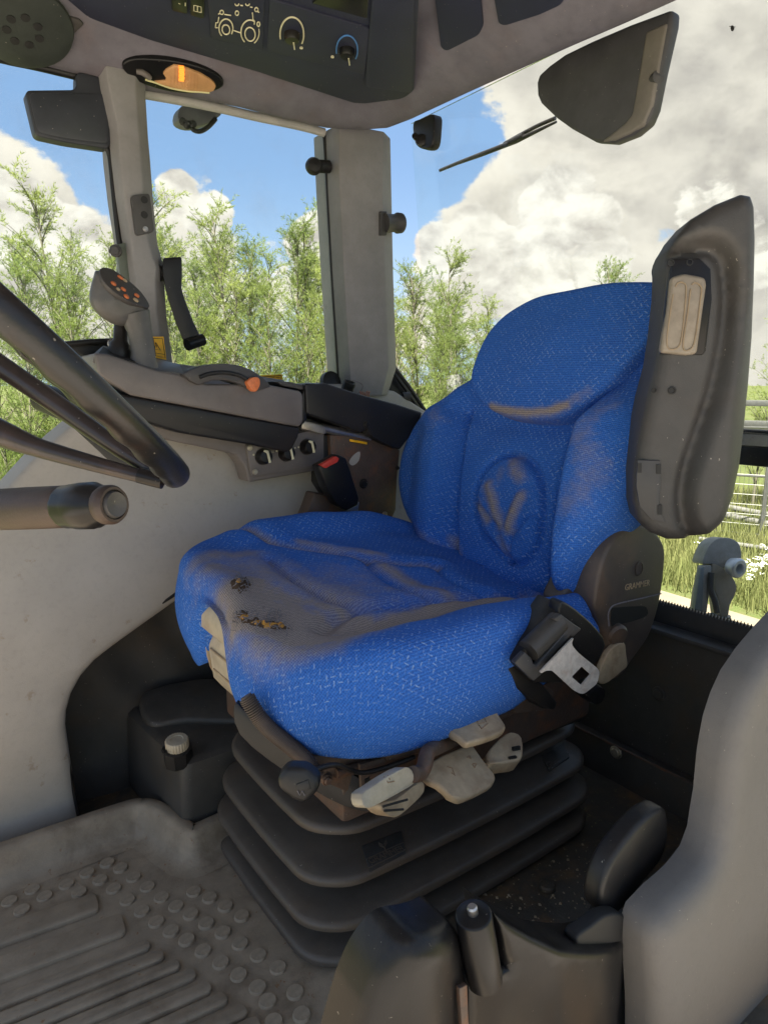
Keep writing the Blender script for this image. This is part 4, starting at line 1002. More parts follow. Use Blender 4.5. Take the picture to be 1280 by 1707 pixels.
mk('mat_lip', V, F, M_mat, fm, 60)
mz = lambda l: zz(l, 2.286, 0, 1300)
studs = [(38, 462), (85, 495), (125, 417), (172, 443), (255, 397), (303, 427), (333, 353), (383, 380), (435, 413), (487, 457), (542, 499), (597, 540), (653, 575), (712, 608), (775, 650), (842, 695), (910, 742), (982, 790), (1020, 842), (1043, 920), (410, 315), (460, 335), (510, 370), (563, 407), (617, 447), (672, 480), (728, 510), (787, 545), (850, 580), (916, 623), (985, 668), (1060, 715), (1125, 808), (1150, 893), (740, 425), (800, 448), (860, 480), (922, 517)]
s0 = None
M_stud = plas('mat_stud_rubber', (.315, .26, .19), .6, 380, .3, rgb(110, 88, 64), .5, 30.0)
for i, q in enumerate(mz(studs)):
    p = at(*q, z=.0065)
    if s0 is None:
        s0 = lathe('stud', [(.0145, -.004), (.0136, .0), (.0132, .0016), (.0126, .0022), (.0, .0022)], (0, 0, 0), (0, 0, 1), M_stud, None, n=20, smooth=25); o = s0
    else:
        o = bpy.data.objects.new('stud', s0.data); col.objects.link(o)
    o.parent = fm; o.location = p; o.matrix_parent_inverse = Matrix.Translation(-fm.location)
dr = Vector((-.153, .016)).normalized(); dn_ = Vector((-dr.y, dr.x))
def rib(cx, cy_, w, L=.9, name='rib'):
    c = Vector((cx, cy_)); pts = []
    r = min(w / 2, .012)
    ends = [(0, -w / 2), (0, w / 2), (L, w / 2), (L, -w / 2)]
    raw = [c + dr * a + dn_ * b for a, b in ends]
    pts = [Vector((p[0], p[1], .0118)) for p in rnd2([tuple(p) for p in raw], r, 4)]
    slab(name, pts, .012, M_mat, fm, bev=.0028, seg=2, dirn=(0, 0, -1))
rib(.218, 1.200, .052); rib(.243, 1.118, .054)
for q in [(570, 612), (622, 650), (682, 685), (742, 720), (802, 770), (862, 812), (937, 858), (985, 905), (1010, 960), (1035, 1020)]:
    p = at(*mz([q])[0], z=.012); rib(p.x, p.y - .004, .0235)

# ================================================================== washer bottle in the recess
rb = empty('fluid_reservoir', (.47, 1.36, 0), 'black fluid reservoir with ribbed cream cap in the side recess', 'reservoir')
rs_ = []
for z, i_ in ((-.0, .004), (.02, 0), (.17, .004), (.188, .008), (.196, .02)):
    rs_.append([Vector((x, y, z)) for x, y in rnd2([(.40 + i_, 1.245 + i_), (.66, 1.245 + i_), (.66, 1.56), (.372 + i_, 1.56)], .022, 4)])
loft('tank', rs_, M_inner, rb, smooth=40)
slab('tank_shoulder', curve([Vector(p) for p in ((.40, 1.44, .205), (.47, 1.40, .21), (.62, 1.30, .205), (.66, 1.34, .22), (.60, 1.50, .24), (.42, 1.54, .24))], 3), .03, M_inner, rb, bev=.01, seg=3)
cpos = at(296, 1243, z=.222)
lathe('neck', [(.030, -.04), (.030, -.006), (.024, -.004)], cpos, (-.08, -.12, 1), M_black, rb, n=8)
capo = lathe('filler_cap', [(.0225, -.004), (.0235, .0), (.0235, .013), (.0215, .016), (.0135, .0162), (.0125, .0145), (.0, .0145)], cpos, (-.08, -.12, 1), M_white, rb, n=72, wob=lambda k: 1.0 if k % 3 else .955, smooth=30)
tube('cap_tether', curve([cpos + Vector(v) for v in ((-.024, -.004, .0), (-.026, -.012, -.004), (-.030, .006, -.006), (-.022, .02, -.004))], 4, False), .0012, M_black, rb, n=6)
slab('torn_flap', curve(pp([(322, 1208), (345, 1205), (372, 1190), (394, 1170), (392, 1186), (352, 1216), (330, 1220)], y=1.40), 3), .004, M_inner, rb, bev=.001)

# ================================================================== steering wheel
n_w = ray(300, 800).cross(ray(-10, 522)).normalized(); n_w = -n_w if n_w.z < 0 else n_w
tip = at(296, 792, d=.76); tr = (tip - CP).normalized()
wdir = n_w.cross(tr).normalized(); wdir = -wdir if wdir.dot(Vector((-1, 0, .6))) < 0 else wdir
RW = .205
wc = tip + wdir * RW
n_w = (n_w + tr * .022).normalized()
sw = empty('steering_wheel', wc, 'black steering wheel with brown spokes, grips on its underside', 'steering wheel')
ex = (wdir - n_w * wdir.dot(n_w)).normalized(); ey = n_w.cross(ex)
V, F = [], []; NU, NV = 160, 16
for i in range(NU):
    a = 2 * math.pi * i / NU; rd = ex * math.cos(a) + ey * math.sin(a); c = wc + rd * RW
    for k in range(NV):
        b = 2 * math.pi * k / NV; low = max(0, -math.sin(b)) * max(0, -math.cos(b) * .5 + .5)
        bumpk = .0050 * (.5 + .5 * math.cos(a * 32)) * low
        rx, rz = .0130 + bumpk, .0145 + bumpk
        V.append(c + rd * math.cos(b) * rx + n_w * math.sin(b) * rz)
for i in range(NU):
    for k in range(NV): F.append((i * NV + k, ((i + 1) % NU) * NV + k, ((i + 1) % NU) * NV + (k + 1) % NV, i * NV + (k + 1) % NV))
mk('rim', V, F, M_wheel, sw, 170)
hubp = at(-95, 690, d=.79)
for nm, pts, rr in (('spoke', [(262, 789, .755), (205, 752, .765), (120, 692, .775), (40, 636, .785), (-80, 556, .80)], [.006, .0095, .0115, .012, .014]),
                    ('spoke', [(268, 801, .748), (240, 795, .75), (150, 771, .755), (60, 745, .76), (0, 722, .765), (-90, 690, .79)], [.0065, .0075, .0092, .0110, .0155, .028])):
    P = curve([at(a, b, d=c) for a, b, c in pts], 6, False); n_ = len(P)
    rr2 = list(np.interp(np.linspace(0, len(rr) - 1, n_), range(len(rr)), rr)); tube(nm, P, rr2, M_spoke, sw, n=16)
tube('spoke_collar', [at(232, 792, d=.745), at(272, 803, d=.745)], [.009, .0085], M_blackgl, sw, n=14)
lathe('hub', [(.0, .03), (.05, .028), (.06, .018), (.06, -.03), (.04, -.06)], hubp, n_w, M_spoke, sw, n=32)

# ================================================================== column lever with the brown grip
cl = empty('column_lever', at(-40, 850, d=.62), 'brown gripped column lever with black collar and push-button end', 'lever')
A_, B_ = at(-60, 852, d=.66), at(192, 841, d=.565); ax_ = (B_ - A_).normalized(); Lc = (B_ - A_).length
def seg_(name, u0, u1, pr, mat, n=36, wob=None): return lathe(name, [(r_ * .9, u0 * Lc + (u1 - u0) * Lc * t) for r_, t in pr], A_, ax_, mat, cl, n=n, wob=wob, smooth=40)
seg_('shaft', 0, .25, [(.016, 0), (.0175, 1)], M_grip)
seg_('grip', .22, .715, [(.017, 0), (.0205, .03), (.0215, .08), (.0215, .5), (.0208, .95), (.0195, 1)], M_grip)
seg_('collar', .712, .95, [(.0205, 0), (.0215, .06), (.0210, .2), (.0225, .32), (.0225, .70), (.0195, .85), (.0165, 1)], M_blackgl, 36, lambda k: 1.0 if k % 6 else .97)
seg_('end_ring', .935, 1.0, [(.0170, 0), (.0185, .25), (.0185, .75), (.0165, 1), (.0140, 1.0), (.0135, .85)], M_grip)
seg_('push_button', .93, 1.012, [(.0130, 0), (.0130, .8), (.0115, 1), (.006, .92), (.0, .88)], M_dark)

# ================================================================== instrument pod seen behind the wheel
ip = empty('gauge_pod', at(130, 700, d=1.05), 'small black gauge pod with green and orange lamps behind the wheel', 'gauge pod')
slab('pod_face', pp([(100, 690), (150, 680), (240, 745), (262, 800), (215, 800), (120, 712)], d=1.02), .03, M_black, ip, bev=.004)
slab('lamp', pp([(143, 706), (156, 703), (163, 711), (150, 716)], d=1.015), .003, plas('green_lamp', rgb(80, 170, 120), .4), ip, bev=.0006)
slab('lamp', pp([(160, 697), (170, 698), (175, 705), (166, 705)], d=1.015), .003, plas('amber_lamp', rgb(220, 150, 50), .4), ip, bev=.0006)
slab('lamp', pp([(176, 716), (184, 714), (186, 719), (179, 720)], d=1.015), .003, M_print, ip, bev=.0006)
tube('pod_arm', [at(70, 662, d=1.08), at(150, 690, d=1.05)], [.022, .026], M_black, ip, n=18)
tube('arm_pin', [at(52, 655, d=1.085), at(76, 664, d=1.08)], .008, M_steel, ip, n=12)

# ================================================================== control console on the far side of the seat
cs = empty('control_console', at(380, 700, y=1.40), 'grey and black armrest control console with arched throttle slot', 'console')
cz = lambda l: zz(l, 3.2816, 0, 380)
YC = 1.385
up_px = [(157, 588), (180, 590), (262, 617), (300, 624), (345, 640), (440, 640), (502, 652), (506, 660), (506, 702), (500, 712), (420, 697), (330, 680), (219, 659), (165, 625)]
slab('upper_shell', pp(up_px, y=YC), .14, M_cons, cs, bev=.006, seg=3, dirn=(0.05, 1, 0))
slab('lower_shell', pp([(170, 650), (219, 660), (330, 681), (420, 698), (501, 713), (497, 730), (487, 750), (478, 754), (420, 742), (300, 722), (245, 705), (190, 680)], y=YC + .004), .13, M_black, cs, bev=.006, seg=3, dirn=(0.05, 1, 0))
slab('rear_face', pp([(505, 655), (512, 645), (512, 700), (502, 712)], y=YC + .012), .10, M_black, cs, bev=.003, dirn=(0.05, 1, 0))
# joystick tray along the top
slab('joystick_tray', [at(157, 588, y=1.39), at(262, 617, y=1.39), at(308, 622, y=1.39), at(300, 607, y=1.50), at(250, 600, y=1.50), at(172, 575, y=1.50)], .02, M_stick, cs, bev=.003)
slab('tray_hollow', [at(165, 590, y=1.395), at(225, 605, y=1.395), at(222, 597, y=1.46), at(172, 580, y=1.46)], .004, M_ink, cs, bev=0, lift=.0025)
# throttle arch with its slot and copper-coloured lever
ar = [(306, 624), (318, 617), (335, 611), (355, 607), (378, 606), (400, 609), (420, 617), (438, 628), (448, 638), (452, 645), (425, 653), (400, 640), (380, 634), (355, 634), (332, 642), (318, 635)]
arch = slab('throttle_arch', pp(ar, y=YC - .014), .05, M_dark, cs, bev=.003, seg=2, dirn=(0, 1, 0))
tube('throttle_slot', curve(pp([(333, 629), (350, 623), (375, 621), (400, 626), (415, 635)], y=YC - .0155), 5, False), .0042, M_ink, arch, n=8)
slab('throttle_lever', curve(pp([(413, 636), (422, 629), (432, 630), (434, 640), (430, 650), (424, 653), (416, 645)], y=YC - .028), 3), .02, M_orange, cs, bev=.003, seg=3, dirn=(0, 1, 0))
# rear arm: black cover, rail and clamp
rc = [(509, 639), (530, 640), (541, 638), (600, 657), (660, 673), (704, 687), (700, 706), (688, 722), (667, 750), (640, 740), (617, 727), (612, 715), (600, 722), (560, 706), (511, 690)]
cov = slab('arm_cover', pp(rc, y=YC + .005), .12, M_black, cs, bev=.005, seg=3, dirn=(0.1, 1, 0))
slab('arm_lid', pp([(462, 636), (480, 636), (512, 643), (508, 690), (506, 650), (470, 643)], y=YC + .02), .10, M_dark, cs, bev=.002, dirn=(0.05, 1, 0))
bolt('cover_screw', at(611, 708, y=YC + .004), (0, -1, 0), .006, M_black, cov)
slab('clamp_block', pp([(504, 700), (540, 709), (545, 722), (538, 724), (503, 715)], y=YC + .03), .04, M_zinc, cs, bev=.003)
tube('guide_rail', pp([(536, 713), (575, 722), (615, 731)], y=YC + .045), [.011, .011, .011], M_steel, cs, n=16)
slab('yellow_tag', pp([(584, 732), (612, 737), (612, 741), (584, 736)], y=YC + .028), .004, M_yellow, cs, bev=.0005)
slab('support_plate', pp([(550, 725), (610, 728), (667, 750), (662, 800), (660, 850), (652, 868), (636, 872), (590, 860), (556, 845), (553, 780)], y=YC + .035), .05, M_rust, cs, bev=.004, dirn=(0.1, 1, 0))
slab('support_plate', pp([(534, 724), (552, 728), (553, 840), (532, 806)], y=YC + .05), .05, M_ink, cs, bev=.003, dirn=(0.1, 1, 0))
slab('seat_bracket', pp([(524, 822), (548, 826), (576, 850), (580, 880), (500, 880), (514, 850)], y=YC + .02), .05, M_rust, cs, bev=.004, dirn=(0.1, 1, 0))
for q, r_, m in (((606, 806), .009, M_black), ((641, 858), .006, M_zinc), ((662, 780), .004, M_black)):
    bolt('plate_bolt', at(*q, y=YC + .034), (0, -1, 0), r_, m, cs)
slab('paint_scuff', curve(pp([(590, 758), (600, 753), (598, 768), (588, 776), (582, 770)], y=YC + .0342), 3), .0004, M_gray, cs, bev=0)

# joystick standing on the console
js = empty('joystick', at(232, 610, y=1.42), 'grey joystick with orange thumb buttons standing on the console', 'joystick')
jz = lambda l: zz(l, 5.818, 130, 420)
JD = 1.62
def jd(px, py, o=0.0): return at(px, py, y=1.42 + o)
st_ = []
for (l, r_) in (((505, 1085), (790, 1140)), ((515, 980), (760, 1050)), ((500, 870), (740, 900)), ((480, 780), (725, 780)), ((440, 700), (710, 660)), ((400, 640), (700, 560))):
    a, b = [jd(*q) for q in jz([l, r_])]; c = (a + b) / 2; xh = (b - a) / 2; dep = Vector((.25, .97, 0)) * xh.length * .75
    st_.append([c + xh * math.cos(2 * math.pi * k / 20) + dep * math.sin(2 * math.pi * k / 20) for k in range(20)])
loft('stem', st_, M_stick, js, smooth=60)
# bulbous head: rings from the rounded underside to the slanted button face
fc = [jd(*q) for q in jz([(215, 185), (320, 175), (480, 280), (610, 400), (690, 540), (640, 560), (480, 510), (330, 410), (235, 300)])]
fcc = sum(fc, Vector()) / len(fc); fN = Vector((.30, -.45, .84)).normalized()
fcD = curve(fc, 4)
def headring(scale, shift, drop): return [fcc + (p - fcc) * scale + shift - fN * drop for p in fcD]
left = (jd(*jz([(120, 420)])[0]) - jd(*jz([(300, 380)])[0]))
fd = Vector((.25, .97, 0))
def tilt(pts, k): 
    # give the face real width: its far side lies deeper in the cab
    ax = (fc[4] - fc[0]).normalized(); out = []
    for p in pts:
        v = p - fcc; perp = v - ax * v.dot(ax); out.append(p + fd * perp.dot(Vector((0, 0, 1))) * k)
    return out
under = [jd(*q) for q in jz([(150, 250), (200, 180), (420, 330), (600, 480), (690, 560), (600, 660), (420, 720), (240, 640), (130, 520), (115, 400)])]
uc = sum(under, Vector()) / len(under); uD = curve(under, 4)
V, F = [], []; m_ = len(uD)
for j in range(9):
    ph = -math.pi / 2 + math.pi * j / 8; s = math.cos(ph); dz = math.sin(ph) * .026
    for p in uD: V.append(uc + (p - uc) * max(.02, s ** .6) + fd * dz)
for j in range(8):
    for i in range(m_): F.append((j * m_ + i, j * m_ + (i + 1) % m_, (j + 1) * m_ + (i + 1) % m_, (j + 1) * m_ + i))
mk('head', V, F, M_stick, js, 175)
facepts = tilt(fcD, 1.3)
faceo = slab('button_face', [p + fN * .004 - fd * .012 for p in facepts], .010, M_dark, js, bev=.002)
T_face = bvh(faceo)
for (q, w, h_, m) in (((345, 310), 46, 34, M_orange), ((390, 365), 34, 26, M_beige), ((440, 365), 46, 26, M_orange), ((470, 435), 46, 34, M_orange), ((570, 425), 44, 30, M_orange), ((560, 470), 46, 26, M_beige), ((410, 250), 50, 22, M_orange), ((455, 280), 40, 20, M_beige)):
    x, y = jz([q])[0]; c, nn = hit(T_face, x, y)
    if c is None: continue
    o = lathe('thumb_button', [(1, -.003), (1, .002), (.8, .0035), (.0, .004)], (0, 0, 0), (0, 0, 1), m, None, n=18)
    xx, yy, z_ = axes(nn, (1, 0, -.7)); M_ = Matrix((xx, yy, z_)).transposed().to_4x4(); M_.translation = c
    o.data.transform(Matrix.Diagonal((w / 5.818 * .0013 * .55, h_ / 5.818 * .0013 * .6, 1, 1))); o.data.transform(M_); setp(o, js)
bo = [jd(*q, .03) for q in jz([(400, 960), (395, 900), (410, 860), (430, 700)])]
tube('boot', [jd(198, 597, .03), jd(199, 590, .03), jd(199, 585, .03), jd(200, 579, .03), jd(200, 574, .03), jd(201, 568, .03), jd(202, 540, .03)], [.026, .023, .024, .020, .020, .014, .013], M_black, js, n=20)

# black mechanism by the console's front
mech = empty('lever_mechanism', at(160, 580, y=1.52), 'black lever linkage behind the joystick tray', 'linkage')
tube('link_bar', pp([(100, 575), (150, 570), (196, 568)], y=1.52), .006, M_black, mech, n=10)
slab('link_plate', pp([(112, 577), (150, 573), (190, 570), (185, 596), (160, 600), (130, 590)], y=1.53), .02, M_ink, mech, bev=.003)
bolt('link_bolt', at(188, 573, y=1.515), (0, -1, 0), .007, M_steel, mech)

# ================================================================== knob panel on the side wall
kp = empty('switch_panel', at(470, 760, y=1.42), 'dark switch panel with three rotary knobs on the side wall', 'switch panel')
YK = 1.435
slab('panel_surround', pp([(250, 700), (420, 735), (540, 708), (545, 782), (416, 804), (408, 776), (395, 758), (370, 752), (250, 728)], y=YK + .008), .06, M_cons, kp, bev=.005, seg=3, dirn=(0, 1, 0))
slab('panel_face', pp(rnd2([(411, 742), (540, 712), (540, 776), (420, 795)], 5, 3), y=YK - .002), .012, M_cons, kp, bev=.0015, dirn=(0, 1, 0))
nz = lambda l: zz(l, 9.143, 400, 710)
for q, txt in (((350, 470), ''), ((700, 420), ''), ((1020, 320), '')):
    x, y = nz([q])[0]; p = at(x, y, y=YK - .004)
    k = lathe('rotary_knob', [(.019, -.002), (.019, .004), (.016, .018), (.014, .021), (.0, .022)], p, (0, -1, .12), M_blackgl, kp, n=28)
    slab('knob_pointer', [p + Vector(v) for v in ((.004, -.0235, -.013), (.010, -.0235, -.012), (.004, -.0235, .016), (-.006, -.0235, .018), (-.008, -.0235, .014), (0, -.0235, .010))], .004, M_print, k, bev=.0008, dirn=(0, 1, 0))
for q in ((210, 440), (560, 383), (840, 335), (895, 325)):
    lathe('scale_dot', [(.0022, -.001), (.0022, .0008), (0, .0009)], at(*nz([q])[0], y=YK - .0025), (0, -1, 0), M_print, kp, n=12)
for q, s in (((495, 393), '10'), ((1155, 280), '5')): text('scale_number', s, at(*nz([q])[0], y=YK - .0028), (1, 0, -.15), (0, -1, 0), .008, M_print, kp, .0003)
for q in ((155, 335), (232, 700)): bolt('panel_screw', at(*nz([q])[0], y=YK - .003), (0, -1, 0), .0045, M_zinc, kp, h=.003)

# ================================================================== things on pillars and windows
mi = empty('interior_mirror', at(110, 195, y=1.58), 'dark rounded mirror housing hanging beside the front pillar', 'mirror')
slab('housing', pp(rnd2([(42, 150), (128, 149), (128, 118), (170, 128), (172, 150), (184, 162), (188, 232), (182, 248), (110, 237), (60, 226)], 10, 4), y=1.60), .035, plas('mirror_housing', (.030, .033, .042), .5, 600, .15), mi, bev=.007, seg=3)
slab('housing_rim', pp(rnd2([(48, 154), (180, 156), (183, 240), (112, 231), (64, 221)], 12, 4), y=1.598), .01, plas('mirror_face', (.036, .04, .05), .45, 600, .12), mi, bev=.002)
hb_ = empty('pillar_bracket', at(238, 358, y=1.55), 'small dark bracket plate with three holes on the front pillar', 'bracket')
bpl = slab('plate', pp(rnd2([(219, 326), (250, 322), (258, 386), (228, 393)], 6, 4), y=1.553), .016, M_dark, hb_, bev=.003, seg=3)
for q in ((241, 333), (241, 358)): lathe('hole', [(.0075, -.002), (.0075, .0006), (0, .0007)], at(*q, y=1.5525), (0, -1, 0), M_ink, hb_, n=14)
bolt('screw', at(243, 382, y=1.5525), (0, -1, 0), .004, M_steel, hb_, h=.003)
gp = empty('door_striker', at(207, 430, y=1.60), 'grey-green striker plate with one bolt beside the front pillar', 'striker')
slab('plate', pp(rnd2([(195, 408), (210, 404), (224, 500), (206, 500)], 3, 3), y=1.59), .012, plas('grey_green', (.13, .15, .12), .5), gp, bev=.002)
bolt('bolt', at(193, 418, y=1.585), (-.6, -1, 0), .009, M_dark, gp)
lh = empty('window_latch', at(290, 450, y=1.55), 'black cranked window latch handle on the front pillar', 'handle')
def ls(name, sec, mat):
    return loft(name, sec, mat, lh, bev=.004, smooth=40)
hw = [((272, 430), (303, 428)), ((271, 450), (304, 450)), ((276, 482), (303, 480)), ((281, 500), (307, 495)), ((294, 540), (322, 535)), ((306, 568), (334, 560)), ((314, 580), (339, 570))]
ls('lever', [[at(*a, y=1.54), at(*b, y=1.54), at(*b, y=1.575), at(*a, y=1.575)] for a, b in hw], M_black)
tube('pivot', [at(265, 455, y=1.565), at(285, 455, y=1.565)], .018, M_black, lh, n=18)
a, b = at(312, 575, y=1.535), at(338, 566, y=1.545); tube('tip_roller', [a, b], .0135, M_blackgl, lh, n=18)
for q, lab, nm in (((528, 277), 'round black window stop at the front edge of the rear pillar', 'window_stop'), ((653, 372), 'grey round buffer on the rear edge of the rear pillar', 'window_buffer')):
    m = M_black if q[0] < 600 else M_dark
    e_ = empty(nm, at(*q, y=1.60), lab, 'window stop')
    if q[0] < 600:
        lathe('knob', [(.0, .014), (.016, .012), (.021, .004), (.021, -.006), (.016, -.012), (.0, -.013)], at(523, 277, y=1.62), (-.3, -1, 0), m, e_, n=24)
        tube('stub', [at(525, 277, y=1.63), at(548, 278, y=1.63)], .016, m, e_, n=16)
    else:
        tube('barrel', [at(640, 372, y=1.57), at(644, 372, y=1.57), at(660, 372, y=1.57), at(662, 372, y=1.57), at(668, 372, y=1.57)], [.026, .023, .023, .027, .026], m, e_, n=26)
        slab('lug', pp([(634, 352), (645, 352), (645, 392), (634, 392)], y=1.565), .02, m, e_, bev=.002)
wl = empty('window_catch', at(705, 220, x=1.30), 'black window catch hanging under the rear roof edge', 'catch')
slab('hinge_arm', pp(curve([Vector(p) for p in ((688, 205), (700, 198), (722, 190), (723, 215), (720, 240), (712, 248), (698, 246), (690, 234))], 3), x=1.28), .03, M_black, wl, bev=.006, seg=3)
lathe('hinge_pin', [(.015, -.004), (.015, .006), (.010, .008), (.0, .008)], at(703, 234, x=1.278), (-.7, -.6, 0), M_black, wl, n=20)
lathe('hinge_pin', [(.008, -.004), (.008, .008), (.0, .009)], at(692, 228, x=1.275), (-.7, -.6, 0), M_black, wl, n=16)
# wiring plug hanging over the side window
cp_ = empty('lamp_connector', at(330, 190, y=1.72), 'grey lamp bracket with black wire loop outside the side window', 'lamp bracket')
slab('bracket', curve(pp([(303, 177), (330, 175), (366, 184), (367, 193), (345, 206), (318, 210), (298, 200)], y=1.72), 3), .04, plas('dull_grey', (.14, .14, .145), .6), cp_, bev=.006, seg=3)
tube('wire_loop', curve(pp([(318, 205), (322, 216), (334, 219), (348, 211), (360, 198)], y=1.715), 5, False), .0055, M_black, cp_, n=10)
for q in ((305, 202), (312, 208), (322, 206)): lathe('terminal', [(.008, -.006), (.009, .004), (.0, .008)], at(*q, y=1.71), (-.3, -.8, -.5), M_black, cp_, n=10)
# stickers
def sticker(px, y, lab, tri):
    e_ = slab('warning_sticker', pp(px, y=y), .0008, M_yellow, None, bev=0, label=lab, cat='sticker')
    return e_
s1 = sticker([(254, 561), (273, 561), (278, 600), (258, 596)], 1.549, 'upright yellow warning sticker with triangle low on the front pillar', True)
tube('border', pp([(256, 564), (271, 564), (276, 597), (260, 593), (256, 564)], y=1.5485), .0008, M_ink, s1, n=5)
tube('triangle', pp([(260, 571), (268, 584), (258.5, 582), (260, 571)], y=1.5485), .0009, M_ink, s1, n=5)
tube('exclamation', pp([(261, 575), (262, 579)], y=1.5485), .0008, M_ink, s1, n=5)
tube('border', pp([(258, 588), (275, 591)], y=1.5485), .0006, M_ink, s1, n=5)
s2 = sticker([(424, 626), (471, 624), (471, 636), (452, 641), (436, 640)], 1.662, 'yellow lettered sticker at the foot of the side window', False)
tube('border', pp([(430, 629), (469, 626), (469, 636)], y=1.6615), .0009, M_ink, s2, n=5)
for a, b in (((440, 631), (443, 631)), ((445, 630.5), (451, 630)), ((452, 630), (458, 629.5)), ((460, 629.5), (467, 629))): tube('lettering', pp([a, b], y=1.6614), .0010, plas('brown_ink', rgb(150, 100, 20), .6), s2, n=5)
# black socket with lead, and copper wire ends, on the ledge
sk = empty('power_socket', at(580, 640, y=1.55), 'ribbed black power socket with a thin loose lead on the ledge', 'socket')
skd = Vector((.12, -.35, .9)).normalized(); sp_ = at(577, 655, y=1.52)
lathe('barrel', [(.0165, -.03), (.0165, .018), (.0175, .02), (.0175, .030), (.015, .032), (.012, .031), (.011, .024), (.0, .024)], sp_, skd, M_black, sk, n=30, wob=lambda k: 1 if k % 2 else .97, smooth=25)
tube('lead', curve([at(*q, y=1.53) for q in ((588, 634), (600, 638), (605, 645), (598, 655), (588, 658))], 5, False), .0012, M_thread, sk, n=6)
cw = empty('wire_ends', at(608, 658, y=1.55), 'bare copper coloured wire ends poking up beside the power socket', 'wires')
for k in range(5): tube('strand', [at(600 + k * 3.5, 664, y=1.53), at(602 + k * 3.2, 656 + (k % 2) * 2, y=1.525), at(600 + k * 4, 652 + (k % 3), y=1.52)], .0016, plas('copper', rgb(190, 120, 90), .4) if k == 0 else bpy.data.materials['copper'], cw, n=6)
cl2 = empty('corner_clip', at(678, 662, y=1.62), 'small black clip on the corner plate behind the seat', 'clip')
tube('clip_body', [at(660, 663, y=1.62), at(672, 662, y=1.615)], .010, M_black, cl2, n=14); tube('clip_head', [at(670, 662, y=1.615), at(682, 661, y=1.61)], .014, M_dark, cl2, n=16)
bd = lathe('window_bulge', [(.03, -.01), (.028, .006), (.015, .012), (0, .013)], at(552, 636, y=1.63), (0, -1, .3), M_black, None, n=20, label='low black rubber grommet at the foot of the rear pillar', cat='grommet')

# rear wiper: motor cover inside, arm outside
wm = empty('wiper_motor', at(1000, 150, x=1.22), 'dark plastic rear wiper motor cover under the roof edge', 'motor cover')
mc = [(893, 138), (897, 124), (915, 108), (940, 90), (985, 68), (1050, 40), (1120, 14), (1118, 40), (1100, 120), (1088, 180), (1078, 205), (1055, 224), (1020, 238), (990, 236), (950, 214), (925, 196), (900, 172), (894, 158)]
M_mot = plas('motor_cover_plastic', (.060, .060, .064), .5, 600, .2)
slab('cover', pp(mc, x=1.225), .03, M_mot, wm, bev=.010, seg=3)
slab('cover_flank', pp([(1075, 52), (1112, 36), (1098, 110), (1086, 175), (1072, 208), (1050, 222), (1022, 234), (1000, 236), (1040, 205), (1052, 190)], x=1.222), .03, plas('motor_flank_plastic', (.17, .155, .135), .5, 600, .2), wm, bev=.006, seg=3)
lathe('cover_stud', [(.012, -.01), (.012, .006), (.0, .009)], at(1094, 130, x=1.23), (-.4, -.9, 0), M_dark, wm, n=16)
wa = empty('rear_wiper', at(830, 245, x=1.44), 'thin black rear wiper arm and blade outside the rear glass', 'wiper')
tube('arm', curve(pp([(925, 197), (895, 210), (865, 226), (840, 240)], x=1.43), 4, False), .005, M_black, wa, n=10)
tube('blade', pp([(927, 203), (860, 235), (800, 258), (762, 272), (733, 284)], x=1.425), [.003, .0065, .0065, .005, .0045], M_black, wa, n=10)
tube('blade_clip', pp([(848, 238), (872, 226)], x=1.422), .008, M_black, wa, n=10)

# insect on the rear glass
ins = empty('insect', at(1220, 47, x=1.30), 'small dark insect sitting on the rear window glass', 'insect')
lathe('body', [(.0, -.006), (.0028, -.003), (.003, .002), (.0, .006)], at(1220, 47, x=1.31), (0, .3, 1), M_ink, ins, n=10)
for s in (-1, 1):
    tube('leg', [at(1220, 46 + s * 2, x=1.312), at(1220 + 5 * s, 44, x=1.312)], .0006, M_ink, ins, n=5)

# ================================================================== black hinge cover at the door sill
dh = empty('door_hinge_cover', (.5, .45, 0), 'black plastic hinge cover with steel pin beside the near side trim', 'hinge cover')
hzz = lambda l: zz(l, 2.2857, 560, 1340)
def q3(l, ys): return [at(*p, y=y) for p, y in zip(hzz(l), ys)]
lc = [tuple(p) for p in curve([(120, 780), (160, 660), (200, 572), (232, 520), (268, 488), (330, 470), (400, 462), (445, 462), (478, 500), (500, 580), (505, 700)], 5, False)] + [(505, 1100), (40, 1100)]
def L3(l, y): return [(p.x, p.z) for p in pp(hzz(l), y=y)]
def lc_h(u, v): return .022 * np.exp(-((u - .37) / .05) ** 2)
sheet('front_cover', L3(lc, .45), M_blackgl, lambda u, v, h: Vector((u, .45 - h, v)), dh, lc_h, r=.02, depth=.04, sp=.008, smooth=80)
rcp = [(620, 435), (660, 462), (720, 490), (800, 515), (880, 524), (960, 526), (1040, 520), (1100, 500), (1125, 478), (1132, 500), (1138, 640), (1145, 1100), (505, 1100), (505, 760), (508, 680), (530, 645), (600, 636), (655, 630), (640, 540)]
def rc_h(u, v): return .022 * sstep(u, .47, .56) * (1 - sstep(u, .60, .80)) - .02 * sstep(u, .66, .78)
sheet('rear_cover', L3(rcp, .44), M_blackgl, lambda u, v, h: Vector((u, .44 - h, v)), dh, rc_h, r=.008, depth=.05, sp=.012, smooth=60)
a, b = at(*hzz([(560, 640)])[0], y=.44), at(*hzz([(522, 418)])[0], y=.44); up_ = (b - a).normalized(); La = (b - a).length
lathe('hinge_barrel', [(.0195, -.01), (.0195, La * .97), (.0185, La * .99), (.017, La), (.006, La + .0005)], a, up_, M_blackgl, dh, n=32)
lathe('hinge_pin', [(.0055, La - .004), (.0055, La + .008), (.004, La + .010), (.0, La + .010)], a, up_, M_steel, dh, n=18)
